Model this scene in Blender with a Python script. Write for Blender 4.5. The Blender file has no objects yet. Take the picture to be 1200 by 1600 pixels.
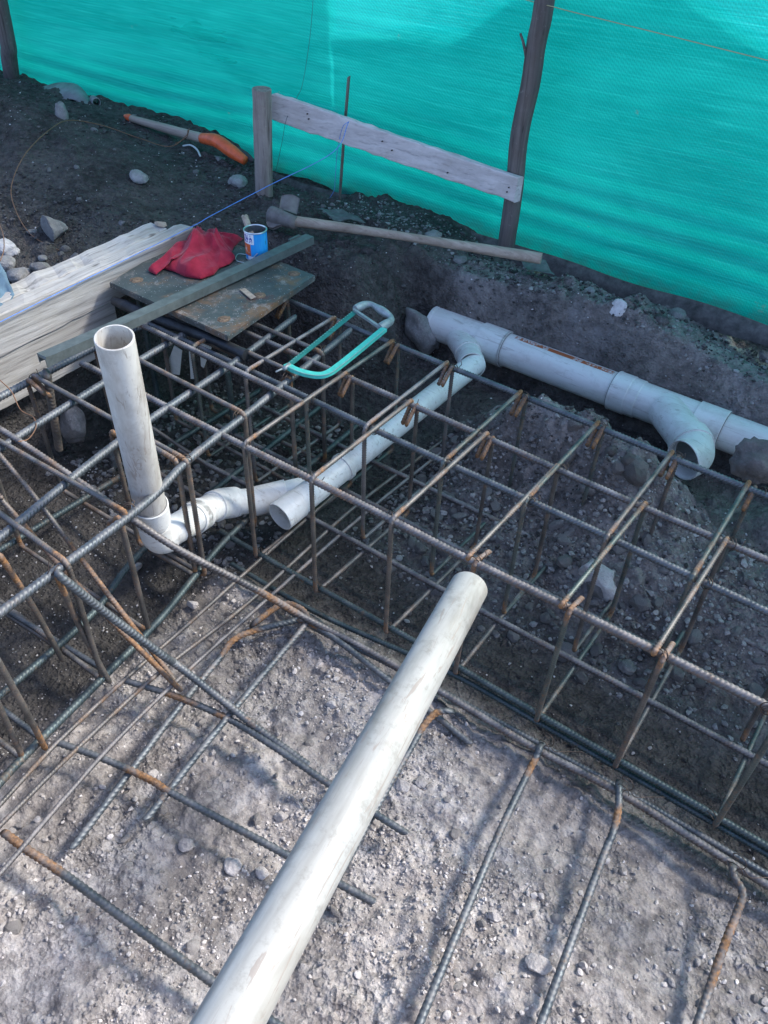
import bpy, math, random
import numpy as np
from mathutils import Vector, Matrix
from mathutils import noise as mnoise
S = bpy.context.scene
COL = S.collection
rnd = random.Random(7)
R_ = np.random.RandomState(11)

# ---------------------------------------------------------------- camera
# world frame: x runs along the main cage and the fence, y towards the fence, z = 0 is the top of the rebar cages
F_, PITCH, ROLL, YAW, CH = 1300.0, 41.5, -2.1, 35.0, 1.35
def cam_axes():
    th, ro, ya = map(math.radians, (PITCH, ROLL, YAW))
    fw = Vector((0, math.cos(th), -math.sin(th))); r = Vector((1, 0, 0)); d = fw.cross(r)
    r2 = math.cos(ro)*r + math.sin(ro)*d; d2 = -math.sin(ro)*r + math.cos(ro)*d
    Rz = Matrix.Rotation(ya, 3, 'Z')
    return Rz@fw, Rz@r2, Rz@d2
FW, RT, DN = cam_axes()
cam = bpy.data.cameras.new('camera'); co = bpy.data.objects.new('camera', cam); COL.objects.link(co)
M = Matrix.Identity(4)
for i, a in enumerate((RT, -DN, -FW)):
    for j in range(3): M[j][i] = a[j]
M[2][3] = CH
co.matrix_world = M
cam.sensor_fit = 'VERTICAL'; cam.sensor_height = 36; cam.lens = 36*F_/1600; cam.clip_start = .05; cam.clip_end = 300
S.camera = co
def at(px, py, x=None, y=None, z=None, d=None):
    """the surveyed point seen at (px, py) of the photograph, on a known real plane (x, y or z) or at depth d"""
    v = FW + RT*((px-600)/F_) + DN*((py-800)/F_)
    t = (z-CH)/v.z if z is not None else x/v.x if x is not None else y/v.y if y is not None else d
    return Vector((v.x*t, v.y*t, CH+v.z*t))

# ---------------------------------------------------------------- world and sun
AZ, EL = math.radians(41), math.radians(43)
w = bpy.data.worlds.new('World'); S.world = w; w.use_nodes = True
nt = w.node_tree; nt.nodes.clear()
sky = nt.nodes.new('ShaderNodeTexSky'); sky.sky_type = 'NISHITA'; sky.sun_disc = False
sky.sun_elevation = EL; sky.sun_rotation = AZ; sky.altitude = 2500; sky.dust_density = 6.0; sky.air_density = .55; sky.ozone_density = .4
bg = nt.nodes.new('ShaderNodeBackground'); bg.inputs[1].default_value = .15
wo = nt.nodes.new('ShaderNodeOutputWorld'); nt.links.new(sky.outputs[0], bg.inputs[0]); nt.links.new(bg.outputs[0], wo.inputs[0])
sun = bpy.data.lights.new('sun', 'SUN'); sun.energy = 1.2; sun.angle = math.radians(11.0); sun.color = (1, .95, .88)
so = bpy.data.objects.new('sun', sun); COL.objects.link(so)
sv = Vector((math.sin(AZ)*math.cos(EL), math.cos(AZ)*math.cos(EL), math.sin(EL)))
so.rotation_euler = sv.to_track_quat('Z', 'Y').to_euler(); so.location = sv*20
S.view_settings.view_transform = 'Standard'; S.view_settings.look = 'None'
S.view_settings.exposure = 2.06; S.view_settings.gamma = 1; S.view_settings.use_curve_mapping = False
S.render.engine = 'CYCLES'

# ---------------------------------------------------------------- helpers
def np_mesh(name, V, Fc, attr=None, smooth=True):
    V = np.asarray(V, np.float32).reshape(-1, 3); Fc = np.asarray(Fc, np.int32); k = Fc.shape[1]
    me = bpy.data.meshes.new(name)
    me.vertices.add(len(V)); me.vertices.foreach_set('co', V.ravel())
    me.loops.add(Fc.size); me.loops.foreach_set('vertex_index', Fc.ravel())
    me.polygons.add(len(Fc)); me.polygons.foreach_set('loop_start', np.arange(0, Fc.size, k, dtype=np.int32))
    me.polygons.foreach_set('loop_total', np.full(len(Fc), k, np.int32))
    me.polygons.foreach_set('use_smooth', np.full(len(Fc), smooth))
    me.update(calc_edges=True)
    for n, a in (attr or {}).items():
        at_ = me.attributes.new(n, 'FLOAT', 'POINT'); at_.data.foreach_set('value', np.asarray(a, np.float32).ravel())
    return me
class MB:
    """collects several shapes (all quads) into one mesh"""
    def __init__(s): s.V, s.F, s.A, s.n = [], [], [], 0
    def add(s, V, F, A=None):
        V = np.asarray(V, float).reshape(-1, 3); F = np.asarray(F, int)
        s.V.append(V); s.F.append(F+s.n); s.n += len(V); s.A.append(np.zeros(len(V)) if A is None else np.asarray(A, float).ravel())
    def mesh(s, name, smooth=True): return np_mesh(name, np.concatenate(s.V), np.concatenate(s.F), {'rust': np.concatenate(s.A)}, smooth)
def tag(o, label=None, cat=None, group=None, kind=None):
    for k, v in (('label', label), ('category', cat), ('group', group), ('kind', kind)):
        if v: o[k] = v
    return o
SHARP = {'pipe', 'white_pipe', 'socket', 'wye', 'wye_branch', 'elbow', 'wye_foot', 'body', 'inner_wall', 'rim', 'steel_tube', 'handle', 'fence_post', 'short_post'}
def link(name, me, mat=None, parent=None, loc=None):
    if me is not None and name in SHARP: me.set_sharp_from_angle(angle=math.radians(32))
    o = bpy.data.objects.new(name, me); COL.objects.link(o)
    if mat is not None and me is not None and not me.materials: me.materials.append(mat)
    if parent is not None: o.parent = parent
    if loc is not None: o.location = loc
    return o
def root(name, label, cat, loc=(0, 0, 0), rz=0, group=None):
    o = bpy.data.objects.new(name, None); COL.objects.link(o); o.empty_display_size = .05
    o.location = loc; o.rotation_euler = (0, 0, rz); return tag(o, label, cat, group)
def frames(P):
    T = np.gradient(P, axis=0); T /= np.linalg.norm(T, axis=1)[:, None]+1e-12
    N = np.zeros_like(P); a = np.array([0, 0, 1.]) if abs(T[0, 2]) < .9 else np.array([1., 0, 0])
    n = a-T[0]*(a@T[0]); n /= np.linalg.norm(n)
    for i in range(len(P)):
        n = n-T[i]*(n@T[i]); n /= np.linalg.norm(n); N[i] = n
    return T, N, np.cross(T, N)
def resample(P, step):
    P = np.asarray(P, float); L = np.r_[0, np.cumsum(np.linalg.norm(np.diff(P, axis=0), axis=1))]
    n = max(2, int(round(L[-1]/step))+1); s = np.linspace(0, L[-1], n)
    return np.stack([np.interp(s, L, P[:, k]) for k in range(3)], 1), s
def fillet(P, r, n=6):
    P = [np.array(p, float) for p in P]; out = [P[0]]
    for a, b, c in zip(P[:-2], P[1:-1], P[2:]):
        u = a-b; v = c-b; lu, lv = np.linalg.norm(u), np.linalg.norm(v); d = min(r, lu*.45, lv*.45)
        p, q = b+u/lu*d, b+v/lv*d
        for t in np.linspace(0, 1, n): out.append((1-t)**2*p+2*t*(1-t)*b+t*t*q)
    out.append(P[-1]); return np.array(out)
def spline(P, n=24):
    P = np.array([list(p) for p in P], float)
    if len(P) < 3: return np.array([P[0]+(P[-1]-P[0])*t for t in np.linspace(0, 1, n)])
    Q = np.vstack([2*P[0]-P[1], P, 2*P[-1]-P[-2]]); o = []
    for i in range(1, len(Q)-2):
        for t in np.linspace(0, 1, n, endpoint=False):
            a, b, c, d = Q[i-1], Q[i], Q[i+1], Q[i+2]
            o.append(.5*((2*b)+(-a+c)*t+(2*a-5*b+4*c-d)*t*t+(-a+3*b-3*c+d)*t**3))
    o.append(P[-1]); return np.array(o)
def tube_vf(P, rad, ns=10, cap=True, shift=None, th0=0.0):
    """rings swept along P; rad is a number, an array per ring or an array (rings, ns)"""
    T, N, B = frames(P); th = np.linspace(0, 2*np.pi, ns, endpoint=False)+th0
    r = np.broadcast_to(np.asarray(rad, float).reshape(-1, 1) if np.ndim(rad) < 2 else rad, (len(P), ns))
    V = P[:, None]+r[..., None]*(np.cos(th)[None, :, None]*N[:, None]+np.sin(th)[None, :, None]*B[:, None])
    if shift is not None: V = V+T[:, None]*shift[None, :, None]
    m = len(P); i = np.arange(m-1)[:, None]*ns; j = np.arange(ns)[None]; k = (j+1) % ns
    Fq = np.stack([i+j, i+k, i+ns+k, i+ns+j], -1).reshape(-1, 4); V = V.reshape(-1, 3)
    if cap:
        c = len(V); V = np.vstack([V, P[0], P[-1]]); j = np.arange(0, ns, 2)
        a = np.stack([np.full(len(j), c), (j+2) % ns, (j+1) % ns, j], -1)
        b = np.stack([np.full(len(j), c+1), (m-1)*ns+j, (m-1)*ns+(j+1) % ns, (m-1)*ns+(j+2) % ns], -1)
        Fq = np.vstack([Fq, a, b])
    return V, Fq
def ribbed(mb, P, r, pitch=None, rust=None, ns=10, skew=.35, twist=0.0):
    """a deformed steel bar: real transverse ribs and two long seams; rust = list of (s0, s1, amount) along the bar"""
    pitch = pitch or r*1.15
    Q, s = resample(P, pitch/4.0)
    n = len(Q); ph = np.arange(n) % 4
    prof = np.array([.98, .98, 1.15, 1.15])[ph]
    th = np.arange(ns); rr = r*prof[:, None]*np.ones((1, ns))
    seam = [0, ns//2]
    rr[:, seam] = r*1.10
    sh = pitch*skew*2*np.cos(2*np.pi*th/ns+twist)
    V, Fq = tube_vf(Q, rr, ns, True, sh)
    A = np.zeros(n)
    for a, b, k in (rust or []):
        c, h = (a+b)/2, max((b-a)/2, .004); A = np.maximum(A, k*np.clip(1.6-1.1*np.abs(s-c)/h, 0, 1))
    mb.add(V, Fq, np.r_[np.repeat(A, ns), A[0], A[-1]])
def bar_obj(name, P, r, mat, parent=None, **k):
    mb = MB(); ribbed(mb, P, r, **k); return link(name, mb.mesh(name), mat, parent)
def cyl(mb, a, b, r0, r1=None, ns=16, seg=2, cap=True):
    a, b = np.array(a, float), np.array(b, float); P = np.array([a+(b-a)*t for t in np.linspace(0, 1, seg)])
    V, Fq = tube_vf(P, np.linspace(r0, r0 if r1 is None else r1, seg), ns, cap); mb.add(V, Fq)
def pipe_vf(mb, P, r, t=.004, ns=40, prof=None):
    """an open plastic tube with a real wall; prof = list of (fraction, extra radius) along it"""
    P = np.asarray(P, float)
    if prof is not None:
        L = np.r_[0, np.cumsum(np.linalg.norm(np.diff(P, axis=0), axis=1))]; L /= L[-1]; pr2 = []
        for (a0, b0), (a1, b1) in zip(prof, prof[1:]):
            pr2.append((a0, b0))
            if abs(b1-b0) > 1e-6: am = (a0+a1)/2; pr2 += [(am-.004, b0), (am+.004, b1)]
        prof = pr2+[prof[-1]]; q = np.unique(np.r_[L, [p[0] for p in prof]]); P = np.stack([np.interp(q, L, P[:, k]) for k in range(3)], 1)
    n = len(P)
    L = np.r_[0, np.cumsum(np.linalg.norm(np.diff(P, axis=0), axis=1))]; L /= L[-1]
    ro = np.full(n, float(r)) if prof is None else r+np.interp(L, [p[0] for p in prof], [p[1] for p in prof])
    T, N, B = frames(P); th = np.linspace(0, 2*np.pi, ns, endpoint=False)
    def ring(i, q, off=0): return P[i]+T[i]*off+q*(np.cos(th)[:, None]*N[i]+np.sin(th)[:, None]*B[i])
    e = t*.25
    rows = [ring(0, ro[0]-t, 0), ring(0, ro[0]-e, 0), ring(0, ro[0], e)]+[ring(i, ro[i]) for i in range(1, n-1)]
    rows += [ring(n-1, ro[-1], -e), ring(n-1, ro[-1]-e, 0), ring(n-1, ro[-1]-t, 0)]+[ring(i, ro[i]-t) for i in range(n-2, 0, -1)]
    m = len(rows); V = np.concatenate(rows); i = np.arange(m)[:, None]; j = np.arange(ns)[None]
    i2 = (i+1) % m; j2 = (j+1) % ns
    mb.add(V, np.stack([i*ns+j, i*ns+j2, i2*ns+j2, i2*ns+j], -1).reshape(-1, 4))
def box_vf(x0, x1, y0, y1, z0, z1, n=(1, 1, 1), bev=.0):
    import bmesh
    bm = bmesh.new(); bmesh.ops.create_cube(bm, size=1)
    for v in bm.verts: v.co = Vector(((x0+x1)/2+v.co.x*(x1-x0), (y0+y1)/2+v.co.y*(y1-y0), (z0+z1)/2+v.co.z*(z1-z0)))
    if bev: bmesh.ops.bevel(bm, geom=bm.edges[:], offset=bev, segments=2, affect='EDGES')
    return bm
def bm_mesh(bm, name, smooth=False):
    me = bpy.data.meshes.new(name); bm.to_mesh(me); bm.free()
    for p in me.polygons: p.use_smooth = smooth
    return me
def wpath(pts, r=.0008): # thin wire
    mb = MB(); P = spline(pts, 8); V, Fq = tube_vf(P, r, 6); mb.add(V, Fq); return mb
# value noise ------------------------------------------------------
def hash2(i, j, s):
    h = (i*374761393+j*668265263+s*2147483647) & 0xffffffff
    h = ((h ^ (h >> 13))*1274126177) & 0xffffffff
    return ((h ^ (h >> 16)) & 0xffffff)/float(0xffffff)
def vn(x, y, s=0):
    x = np.asarray(x, float); y = np.asarray(y, float)
    i, j = np.floor(x).astype(np.int64), np.floor(y).astype(np.int64); f, g = x-i, y-j
    f, g = f*f*(3-2*f), g*g*(3-2*g)
    return (hash2(i, j, s)*(1-f)+hash2(i+1, j, s)*f)*(1-g)+(hash2(i, j+1, s)*(1-f)+hash2(i+1, j+1, s)*f)*g
def fbm(x, y, o=4, s=0): return sum((vn(x*2**k+7.3*k, y*2**k-3.1*k, s+k)-.5)*2/2**k for k in range(o))/1.6
def clods(x, y, cell, s=0, dens=.6):
    """rounded lumps of random size, one per cell"""
    x = np.asarray(x, float)/cell; y = np.asarray(y, float)/cell; i, j = np.floor(x).astype(np.int64), np.floor(y).astype(np.int64)
    o = np.zeros(x.shape)
    for a in (-1, 0, 1):
        for b in (-1, 0, 1):
            I, J = i+a, j+b; cx = I+.15+.7*hash2(I, J, s+1); cy = J+.15+.7*hash2(I, J, s+2); r = (.2+.45*hash2(I, J, s+3))*(hash2(I, J, s+4) < dens)+1e-4
            an = hash2(I, J, s+5)*3.1; dx, dy = x-cx, y-cy; ux = dx*np.cos(an)+dy*np.sin(an); uy = (-dx*np.sin(an)+dy*np.cos(an))*(1+.8*hash2(I, J, s+6))
            q = np.sqrt(ux*ux+uy*uy)/r*(1+.35*hash2(I, J, s+7)*np.sin(np.arctan2(uy, ux)*3+9*hash2(I, J, s+8))); o = np.maximum(o, r*np.minimum(.75+.25*(1-q), np.clip(2.4*(1-q), 0, 1))*np.where(q < 1, 1, 0))
    return o*cell
def ss(a, b, x): t = np.clip((x-a)/(b-a), 0, 1); return t*t*(3-2*t)
def bump(x, y, cx, cy, rx, ry, p=1.0): return np.exp(-(((x-cx)/rx)**2+((y-cy)/ry)**2)**p)
def ground_z(x, y, fine=True):
    x = np.asarray(x, float); y = np.asarray(y, float)
    wob = .05*fbm(x*2.3, y*2.3, 3, 5)
    X, Y = x+wob, y+.05*fbm(x*2.1+9, y*2.1, 3, 8)
    fg = -.495+.03*fbm(x*1.7, y*1.7, 2, 3)+.022*ss(.75, .35, y)*ss(-.2, .3, x)+.02*bump(x, y, .05, .75, .2, .16)
    tr_floor = -.535+.006*fbm(x*4, y*4, 2, 1)
    # main trench floor in front, rubble slope behind
    rub = ss(1.5, 1.95, Y)*.13*ss(-1.35, -.9, x)
    mid = tr_floor+rub
    heap = .26*bump(X, Y, -.86, 2.13, .34, .15)+.12*bump(X, Y, -.52, 2.10, .18, .11)+.24*bump(X, Y, -.02, 2.3, .18, .13, 1.5)+.07*bump(X, Y, -.2, 1.95, .5, .2)
    mid = mid+heap
    # pipe trench and the berm behind it
    pt = -.41
    mid = mid*(1-ss(2.15, 2.35, y))+(pt+.45*heap)*ss(2.15, 2.35, y)
    crest = -.065+.03*fbm(x*2.6, 3.1+0*y, 3, 21)-.05*ss(-1.0, -.2, x)
    by = 2.62+.05*fbm(x*2, 1.7+0*y, 2, 14)
    bern = ss(by-.10, by+.03, y)
    z = mid*(1-bern)+crest*bern
    
    # ground at the left and rear left, higher than the trench
    left_top = -.035+.012*fbm(x*2, y*2, 3, 31)
    slope_in = ss(2.04, 2.36, Y)*ss(-1.56, -1.84, x)
    z = z*(1-slope_in)+np.maximum(z, left_top)*slope_in
    z = z-(.045+.055*ss(-1.8, -1.3, x))*ss(2.74, 2.92, y)*ss(-3.3, -2.7, x)
    # foreground bank in front of the trench
    edge = ss(1.27, 1.16, Y)*ss(-1.46, -1.36, X+.05*ss(.6, 1.1, y))
    z = z*(1-edge)+fg*edge
    # left trench floor
    lt = ss(-1.33, -1.42, x)*ss(1.35, 1.2, y); z = z*(1-lt*(1-edge))+(tr_floor+.03*ss(-1.75, -2.0, x))*lt*(1-edge)
    lw = ss(-2.34, -2.41, x)*(1-ss(2.0, 2.2, y))+ss(-2.1, -2.5, x)*ss(2.0, 2.2, y); lt_h = left_top+.24*bump(x, y, -4.2, 2.25, .95, .55)+.05*bump(x, y, -3.3, 2.15, .35, .3)+.03*fbm(x*3, y*3, 3, 33)-.10*ss(2.74, 2.92, y)*ss(-3.3, -2.7, x)-.03*bump(x, y, -2.7, 1.5, .35, .3)
    z = z*(1-lw)+lt_h*lw
    # high bank under the photographer
    z = z+ss(-.12, -.55, y)*(.25-z)
    far = ss(3.05, 3.13, y); z = z*(1-far)+(-.02)*far
    if fine:
        flat = ss(1.28, 1.36, y)*ss(1.75, 1.55, y)*.75+.65*lt*(1-edge)
        k = np.clip(1-flat, .2, 1)
        z = z+k*(.008*fbm(x*9, y*9, 3, 41)+.0050*fbm(x*30, y*30, 4, 43))
        m = ss(-.1, .4, fbm(x*3.1, y*3.1, 2, 47)+.25)
        z = z+k*((.45-.22*edge)*clods(x, y, .05, 51, .45)*m+(.6-.15*edge)*clods(x, y, .022, 61, .6)*(.35+.65*m))
        z = z+.5*k*.010*(1-2*np.abs(fbm(x*24, y*24, 4, 91)))+.020*k*edge*ss(-.85, -1.1, x)*fbm(x*13, y*13, 4, 97)+.003*k*edge*fbm(x*17+3, y*17, 4, 99)
        z = z+.35*k*clods(x, y, .11, 71, .35)*m*(1-.5*edge)
    return z
def gz(x, y): return float(ground_z(np.array([x]), np.array([y]))[0])
def soil_kind(x, y):
    """1 = dry pale dug-out tuff, 0 = damp black volcanic soil"""
    n = .10*fbm(x*3, y*3, 4, 81); f = ss(1.30, 1.10, y+n)*ss(-1.50, -1.32, x+.5*n)
    f = f*(.62+.38*ss(-.4, .35, fbm(x*2.2+4, y*2.2, 3, 85)+.3*ss(1.05, .7, y)))
    f = np.maximum(f, .60*ss(2.48, 2.66, y+n*.4)*ss(-1.75, -1.45, x)*(.5+.5*vn(x*5, y*5, 3)))
    f = np.maximum(f, .5*bump(x, y, -.8, 2.15, .4, .2)); f = np.maximum(f, .42*bump(x, y, -.1, 2.25, .3, .2))
    f = np.maximum(f, .32*ss(1.45, 1.7, y)*ss(2.3, 2.1, y)*ss(-1.3, -1.0, x))
    return np.clip(f, 0, 1)

# ---------------------------------------------------------------- materials
class NB:
    def __init__(s, name, rough=.8, metal=0.0, spec=.5):
        s.m = bpy.data.materials.new(name); s.m.use_nodes = True; s.t = s.m.node_tree; s.b = s.t.nodes['Principled BSDF']
        s.b.inputs['Roughness'].default_value = rough; s.b.inputs['Metallic'].default_value = metal; s.b.inputs['Specular IOR Level'].default_value = spec
        s.tc = s.t.nodes.new('ShaderNodeTexCoord')
    def n(s, t, **k):
        o = s.t.nodes.new(t)
        for a, v in k.items(): setattr(o, a, v)
        return o
    def L(s, a, b): s.t.links.new(a, b)
    def co(s, which='Object', scale=(1, 1, 1), rot=(0, 0, 0)):
        mp = s.n('ShaderNodeMapping'); s.L(s.tc.outputs[which], mp.inputs[0]); mp.inputs['Scale'].default_value = scale; mp.inputs['Rotation'].default_value = rot; return mp.outputs[0]
    def noise(s, v, sc, det=4, ro=.6, dist=0):
        o = s.n('ShaderNodeTexNoise'); s.L(v, o.inputs['Vector']); o.inputs['Scale'].default_value = sc; o.inputs['Detail'].default_value = det
        o.inputs['Roughness'].default_value = ro; o.inputs['Distortion'].default_value = dist; return o.outputs['Fac']
    def vor(s, v, sc, feat='F1', out='Distance'):
        o = s.n('ShaderNodeTexVoronoi', feature=feat); s.L(v, o.inputs['Vector']); o.inputs['Scale'].default_value = sc; return o.outputs[out]
    def ramp(s, f, *st):
        o = s.n('ShaderNodeValToRGB'); s.L(f, o.inputs[0]); e = o.color_ramp.elements
        while len(e) < len(st): e.new(.5)
        for q, (p, c) in zip(e, st):
            q.position = p; c = (c, c, c) if not hasattr(c, '__len__') else c; q.color = (*c[:3], 1)
        return o.outputs[0]
    def mix(s, f, a, b, mode='MIX'):
        o = s.n('ShaderNodeMix', data_type='RGBA', blend_type=mode); o.clamp_factor = True
        for i, v in ((0, f), (6, a), (7, b)):
            if hasattr(v, 'links'): s.L(v, o.inputs[i])
            elif i == 0: o.inputs[0].default_value = v
            else: o.inputs[i].default_value = (*v[:3], 1)
        return o.outputs[2]
    def math(s, op, a, b=0.0, clamp=False):
        o = s.n('ShaderNodeMath', operation=op); o.use_clamp = clamp
        for i, v in ((0, a), (1, b)):
            if hasattr(v, 'links'): s.L(v, o.inputs[i])
            else: o.inputs[i].default_value = v
        return o.outputs[0]
    def attr(s, name): o = s.n('ShaderNodeAttribute', attribute_name=name); return o.outputs['Fac']
    def orand(s): return s.n('ShaderNodeObjectInfo').outputs['Random']
    def col(s, c):
        if hasattr(c, 'links'): s.L(c, s.b.inputs['Base Color'])
        else: s.b.inputs['Base Color'].default_value = (*c, 1)
        return s
    def rough(s, v): s.L(v, s.b.inputs['Roughness']); return s
    def bump(s, h, dist=.002, st=1.0, prev=None):
        o = s.n('ShaderNodeBump'); s.L(h, o.inputs['Height']); o.inputs['Distance'].default_value = dist; o.inputs['Strength'].default_value = st
        if prev is not None: s.L(prev, o.inputs['Normal'])
        s.L(o.outputs[0], s.b.inputs['Normal']); return o.outputs[0]

def m_soil():
    n = NB('soil', .95, 0, .2); v = n.co()
    k = n.attr('soil'); n1 = n.noise(v, 3.5, 6, .65); n2 = n.noise(v, 28, 6, .7); n3 = n.noise(v, 140, 4, .7)
    dark = n.mix(n.ramp(n1, (.35, 0.0), (.65, 1.0)), (.038, .036, .034), (.098, .090, .083))
    dark = n.mix(n.math('MULTIPLY', n.ramp(n2, (.45, 0.0), (.75, 1.0)), .7), dark, (.150, .138, .128))
    spk = n.vor(v, 75); sc = n.vor(v, 75, 'F1', 'Color'); sel = n.math('GREATER_THAN', sc, .87)
    lightc = n.mix(n.ramp(n1, (.38, 0.0), (.62, 1.0)), (.30, .265, .238), (.49, .448, .412))
    lightc = n.mix(n.ramp(n2, (.30, 0.0), (.58, 1.0)), (.17, .155, .15), lightc)
    lightc = n.mix(n.ramp(n.noise(v, 9, 5, .7), (.50, 0.0), (.68, .85)), lightc, (.60, .57, .55))
    lightc = n.mix(n.ramp(n.noise(v, 5.2, 5, .7, .4), (.54, 0.0), (.72, .55)), lightc, (.30, .245, .22))
    lightc = n.mix(n.ramp(n3, (.56, 0.0), (.74, .55)), lightc, (.70, .67, .64))
    c = n.mix(k, dark, lightc)
    vc = n.vor(v, 120, 'F1', 'Color'); vc2 = n.vor(v, 52, 'F1', 'Color')
    c = n.mix(n.math('MULTIPLY', n.math('MULTIPLY', k, .6), n.ramp(n.noise(v, 4.3, 4, .6), (.42, 0.15), (.60, 1.0))), c, n.mix(1.0, c, n.ramp(vc, (.1, .62), (.9, 1.45)), 'MULTIPLY')); c = n.mix(n.math('MULTIPLY', k, .5), c, n.mix(1.0, c, n.ramp(vc2, (.2, .72), (.9, 1.3)), 'MULTIPLY'))
    dot = n.math('MULTIPLY', n.math('LESS_THAN', spk, .17), sel); c = n.mix(n.math('MULTIPLY', dot, .8), c, (.45, .43, .41))
    n.col(c)
    gm = n.ramp(n.noise(v, 4.3, 4, .6), (.42, 0.2), (.60, 1.0)); gm = n.math('MAXIMUM', gm, n.math('SUBTRACT', 1.0, k))
    b1 = n.bump(n3, .004, .8); b2 = n.bump(n2, .010, .7, b1); b3 = n.bump(n.math('MULTIPLY', n.vor(v, 120), gm), .006, .9, b2); n.bump(n.math('MULTIPLY', n.vor(v, 52), gm), .009, .8, b3)
    return n.m
def m_stone(name, lo, hi, spot):
    n = NB(name, .92, 0, .25); v = n.co(); r = n.orand(); a = n.noise(v, 22, 5, .65)
    c = n.mix(n.ramp(a, (.3, 0.0), (.7, 1.0)), lo, hi); c = n.mix(n.ramp(n.noise(v, 130, 3, .7), (.55, 0.0), (.8, .7)), c, spot)
    at_ = n.attr('tint'); c = n.mix(1.0, c, n.ramp(at_, (0.0, .55), (1.0, 1.45)), 'MULTIPLY')
    n.col(c); b = n.bump(n.noise(v, 60, 5, .7), .006, .8); n.bump(n.vor(v, 160), .002, .6, b); return n.m
def m_rebar(name, base, base2, rust_amt=.0, dust=.25, rough=.42):
    n = NB(name, rough, .55, .5); v = n.co(); r = n.orand()
    a = n.noise(v, 14, 5, .65); c = n.mix(n.ramp(a, (.35, 0.0), (.7, 1.0)), base, base2)
    f = n.noise(v, 90, 4, .75)
    rm = n.math('ADD', n.math('MULTIPLY', n.attr('rust'), n.math('MULTIPLY', n.noise(v, 48, 5, .8), 1.5)), n.math('SUBTRACT', n.noise(v, 6.5, 6, .75), .62-rust_amt))
    rm = n.ramp(n.math('ADD', rm, n.math('MULTIPLY', n.math('SUBTRACT', f, .5), .35)), (.0, 0.0), (.28, 1.0))
    rc = n.mix(n.ramp(f, (.35, 0.0), (.65, 1.0)), (.10, .055, .030), (.34, .175, .070)); rc = n.mix(n.ramp(n.noise(v, 35, 3), (.45, 0.0), (.65, 1.0)), rc, (.15, .11, .085))
    c = n.mix(rm, c, rc)
    # dried cement dust that settled on upward faces
    g = n.n('ShaderNodeNewGeometry'); sx = n.n('ShaderNodeSeparateXYZ'); n.L(g.outputs['Normal'], sx.inputs[0])
    up = n.math('MULTIPLY', n.ramp(sx.outputs[2], (.15, 0.0), (.95, 1.0)), n.ramp(n.noise(v, 17, 5, .7), (.50-dust*.4, 0.0), (.75, dust*2.2)))
    c = n.mix(up, c, (.42, .39, .37)); n.col(c)
    n.L(n.math('MULTIPLY', n.math('SUBTRACT', 1.0, n.math('MAXIMUM', rm, up)), .6), n.b.inputs['Metallic'])
    n.rough(n.math('ADD', .48, n.math('MULTIPLY', n.math('MAXIMUM', rm, up), .5))); n.bump(f, .0012, .6); return n.m
def m_wood(name, lo, hi, axis=1, stain=(.30, .25, .18), sc=1.0, cracks=.8):
    n = NB(name, .85, 0, .25); s = [38*sc]*3; s[axis] = 2.2*sc; v = n.co(scale=s); vv = n.co()
    a = n.noise(v, 1.0, 6, .7, .6); c = n.mix(n.ramp(a, (.32, 0.0), (.68, 1.0)), lo, hi)
    s2 = [120*sc]*3; s2[axis] = 4*sc; f = n.noise(n.co(scale=s2), 1.0, 3, .6); c = n.mix(n.math('MULTIPLY', n.ramp(f, (.25, 1.0), (.45, 0.0)), cracks), c, tuple(q*.28 for q in lo))
    c = n.mix(n.ramp(n.noise(vv, 6, 5, .7), (.48, 0.0), (.75, .7)), c, stain)
    kn = n.vor(n.co(scale=[3 if i == axis else 9 for i in range(3)]), 1.6); c = n.mix(n.ramp(kn, (.04, .8), (.10, 0.0)), c, tuple(q*.4 for q in lo))
    c = n.mix(n.ramp(n.noise(vv, 45, 3, .7), (.64, 0.0), (.74, .25)), c, (.45, .43, .4)); n.col(c)
    b = n.bump(a, .004, .6); n.bump(f, .002, .7, b); return n.m
def m_pvc(name, base, dirt=(.42, .38, .32), amt=.5, streak=2):
    n = NB(name, .32, 0, .5); v = n.co(); s = [14, 14, 14]; s[streak] = 2.0
    c = n.mix(n.ramp(n.noise(n.co(scale=s), 1.0, 5, .7, .3), (.46, 0.0), (.70, amt)), base, dirt)
    c = n.mix(n.ramp(n.noise(v, 26, 6, .75), (.52, 0.0), (.64, amt*.5)), c, tuple(q*.8 for q in dirt))
    c = n.mix(n.ramp(n.noise(v, 4, 3, .6), (.35, 0.0), (.7, amt*.35)), c, (.62, .58, .48))
    sc2 = [60, 60, 60]; sc2[streak] = 5; ln = n.noise(n.co(scale=sc2), 1.0, 4, .7, 1.2); scr = n.ramp(ln, (.585, 0.0), (.62, amt)); c = n.mix(scr, c, (.30, .26, .22))
    n.col(c); n.rough(n.math('ADD', .27, n.math('MULTIPLY', n.noise(v, 30, 4, .7), .28)))
    n.b.inputs['Subsurface Weight'].default_value = 0; n.bump(n.noise(v, 55, 4, .6), .0008, .5); return n.m
def m_plain(name, c, rough=.6, metal=0.0, var=.25, sc=40, bmp=.001):
    n = NB(name, rough, metal); v = n.co(); a = n.noise(v, sc, 4, .65)
    n.col(n.mix(n.ramp(a, (.3, 0.0), (.7, 1.0)), tuple(q*(1-var) for q in c), tuple(min(q*(1+var), 1) for q in c))); n.bump(a, bmp, .6); return n.m
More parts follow.
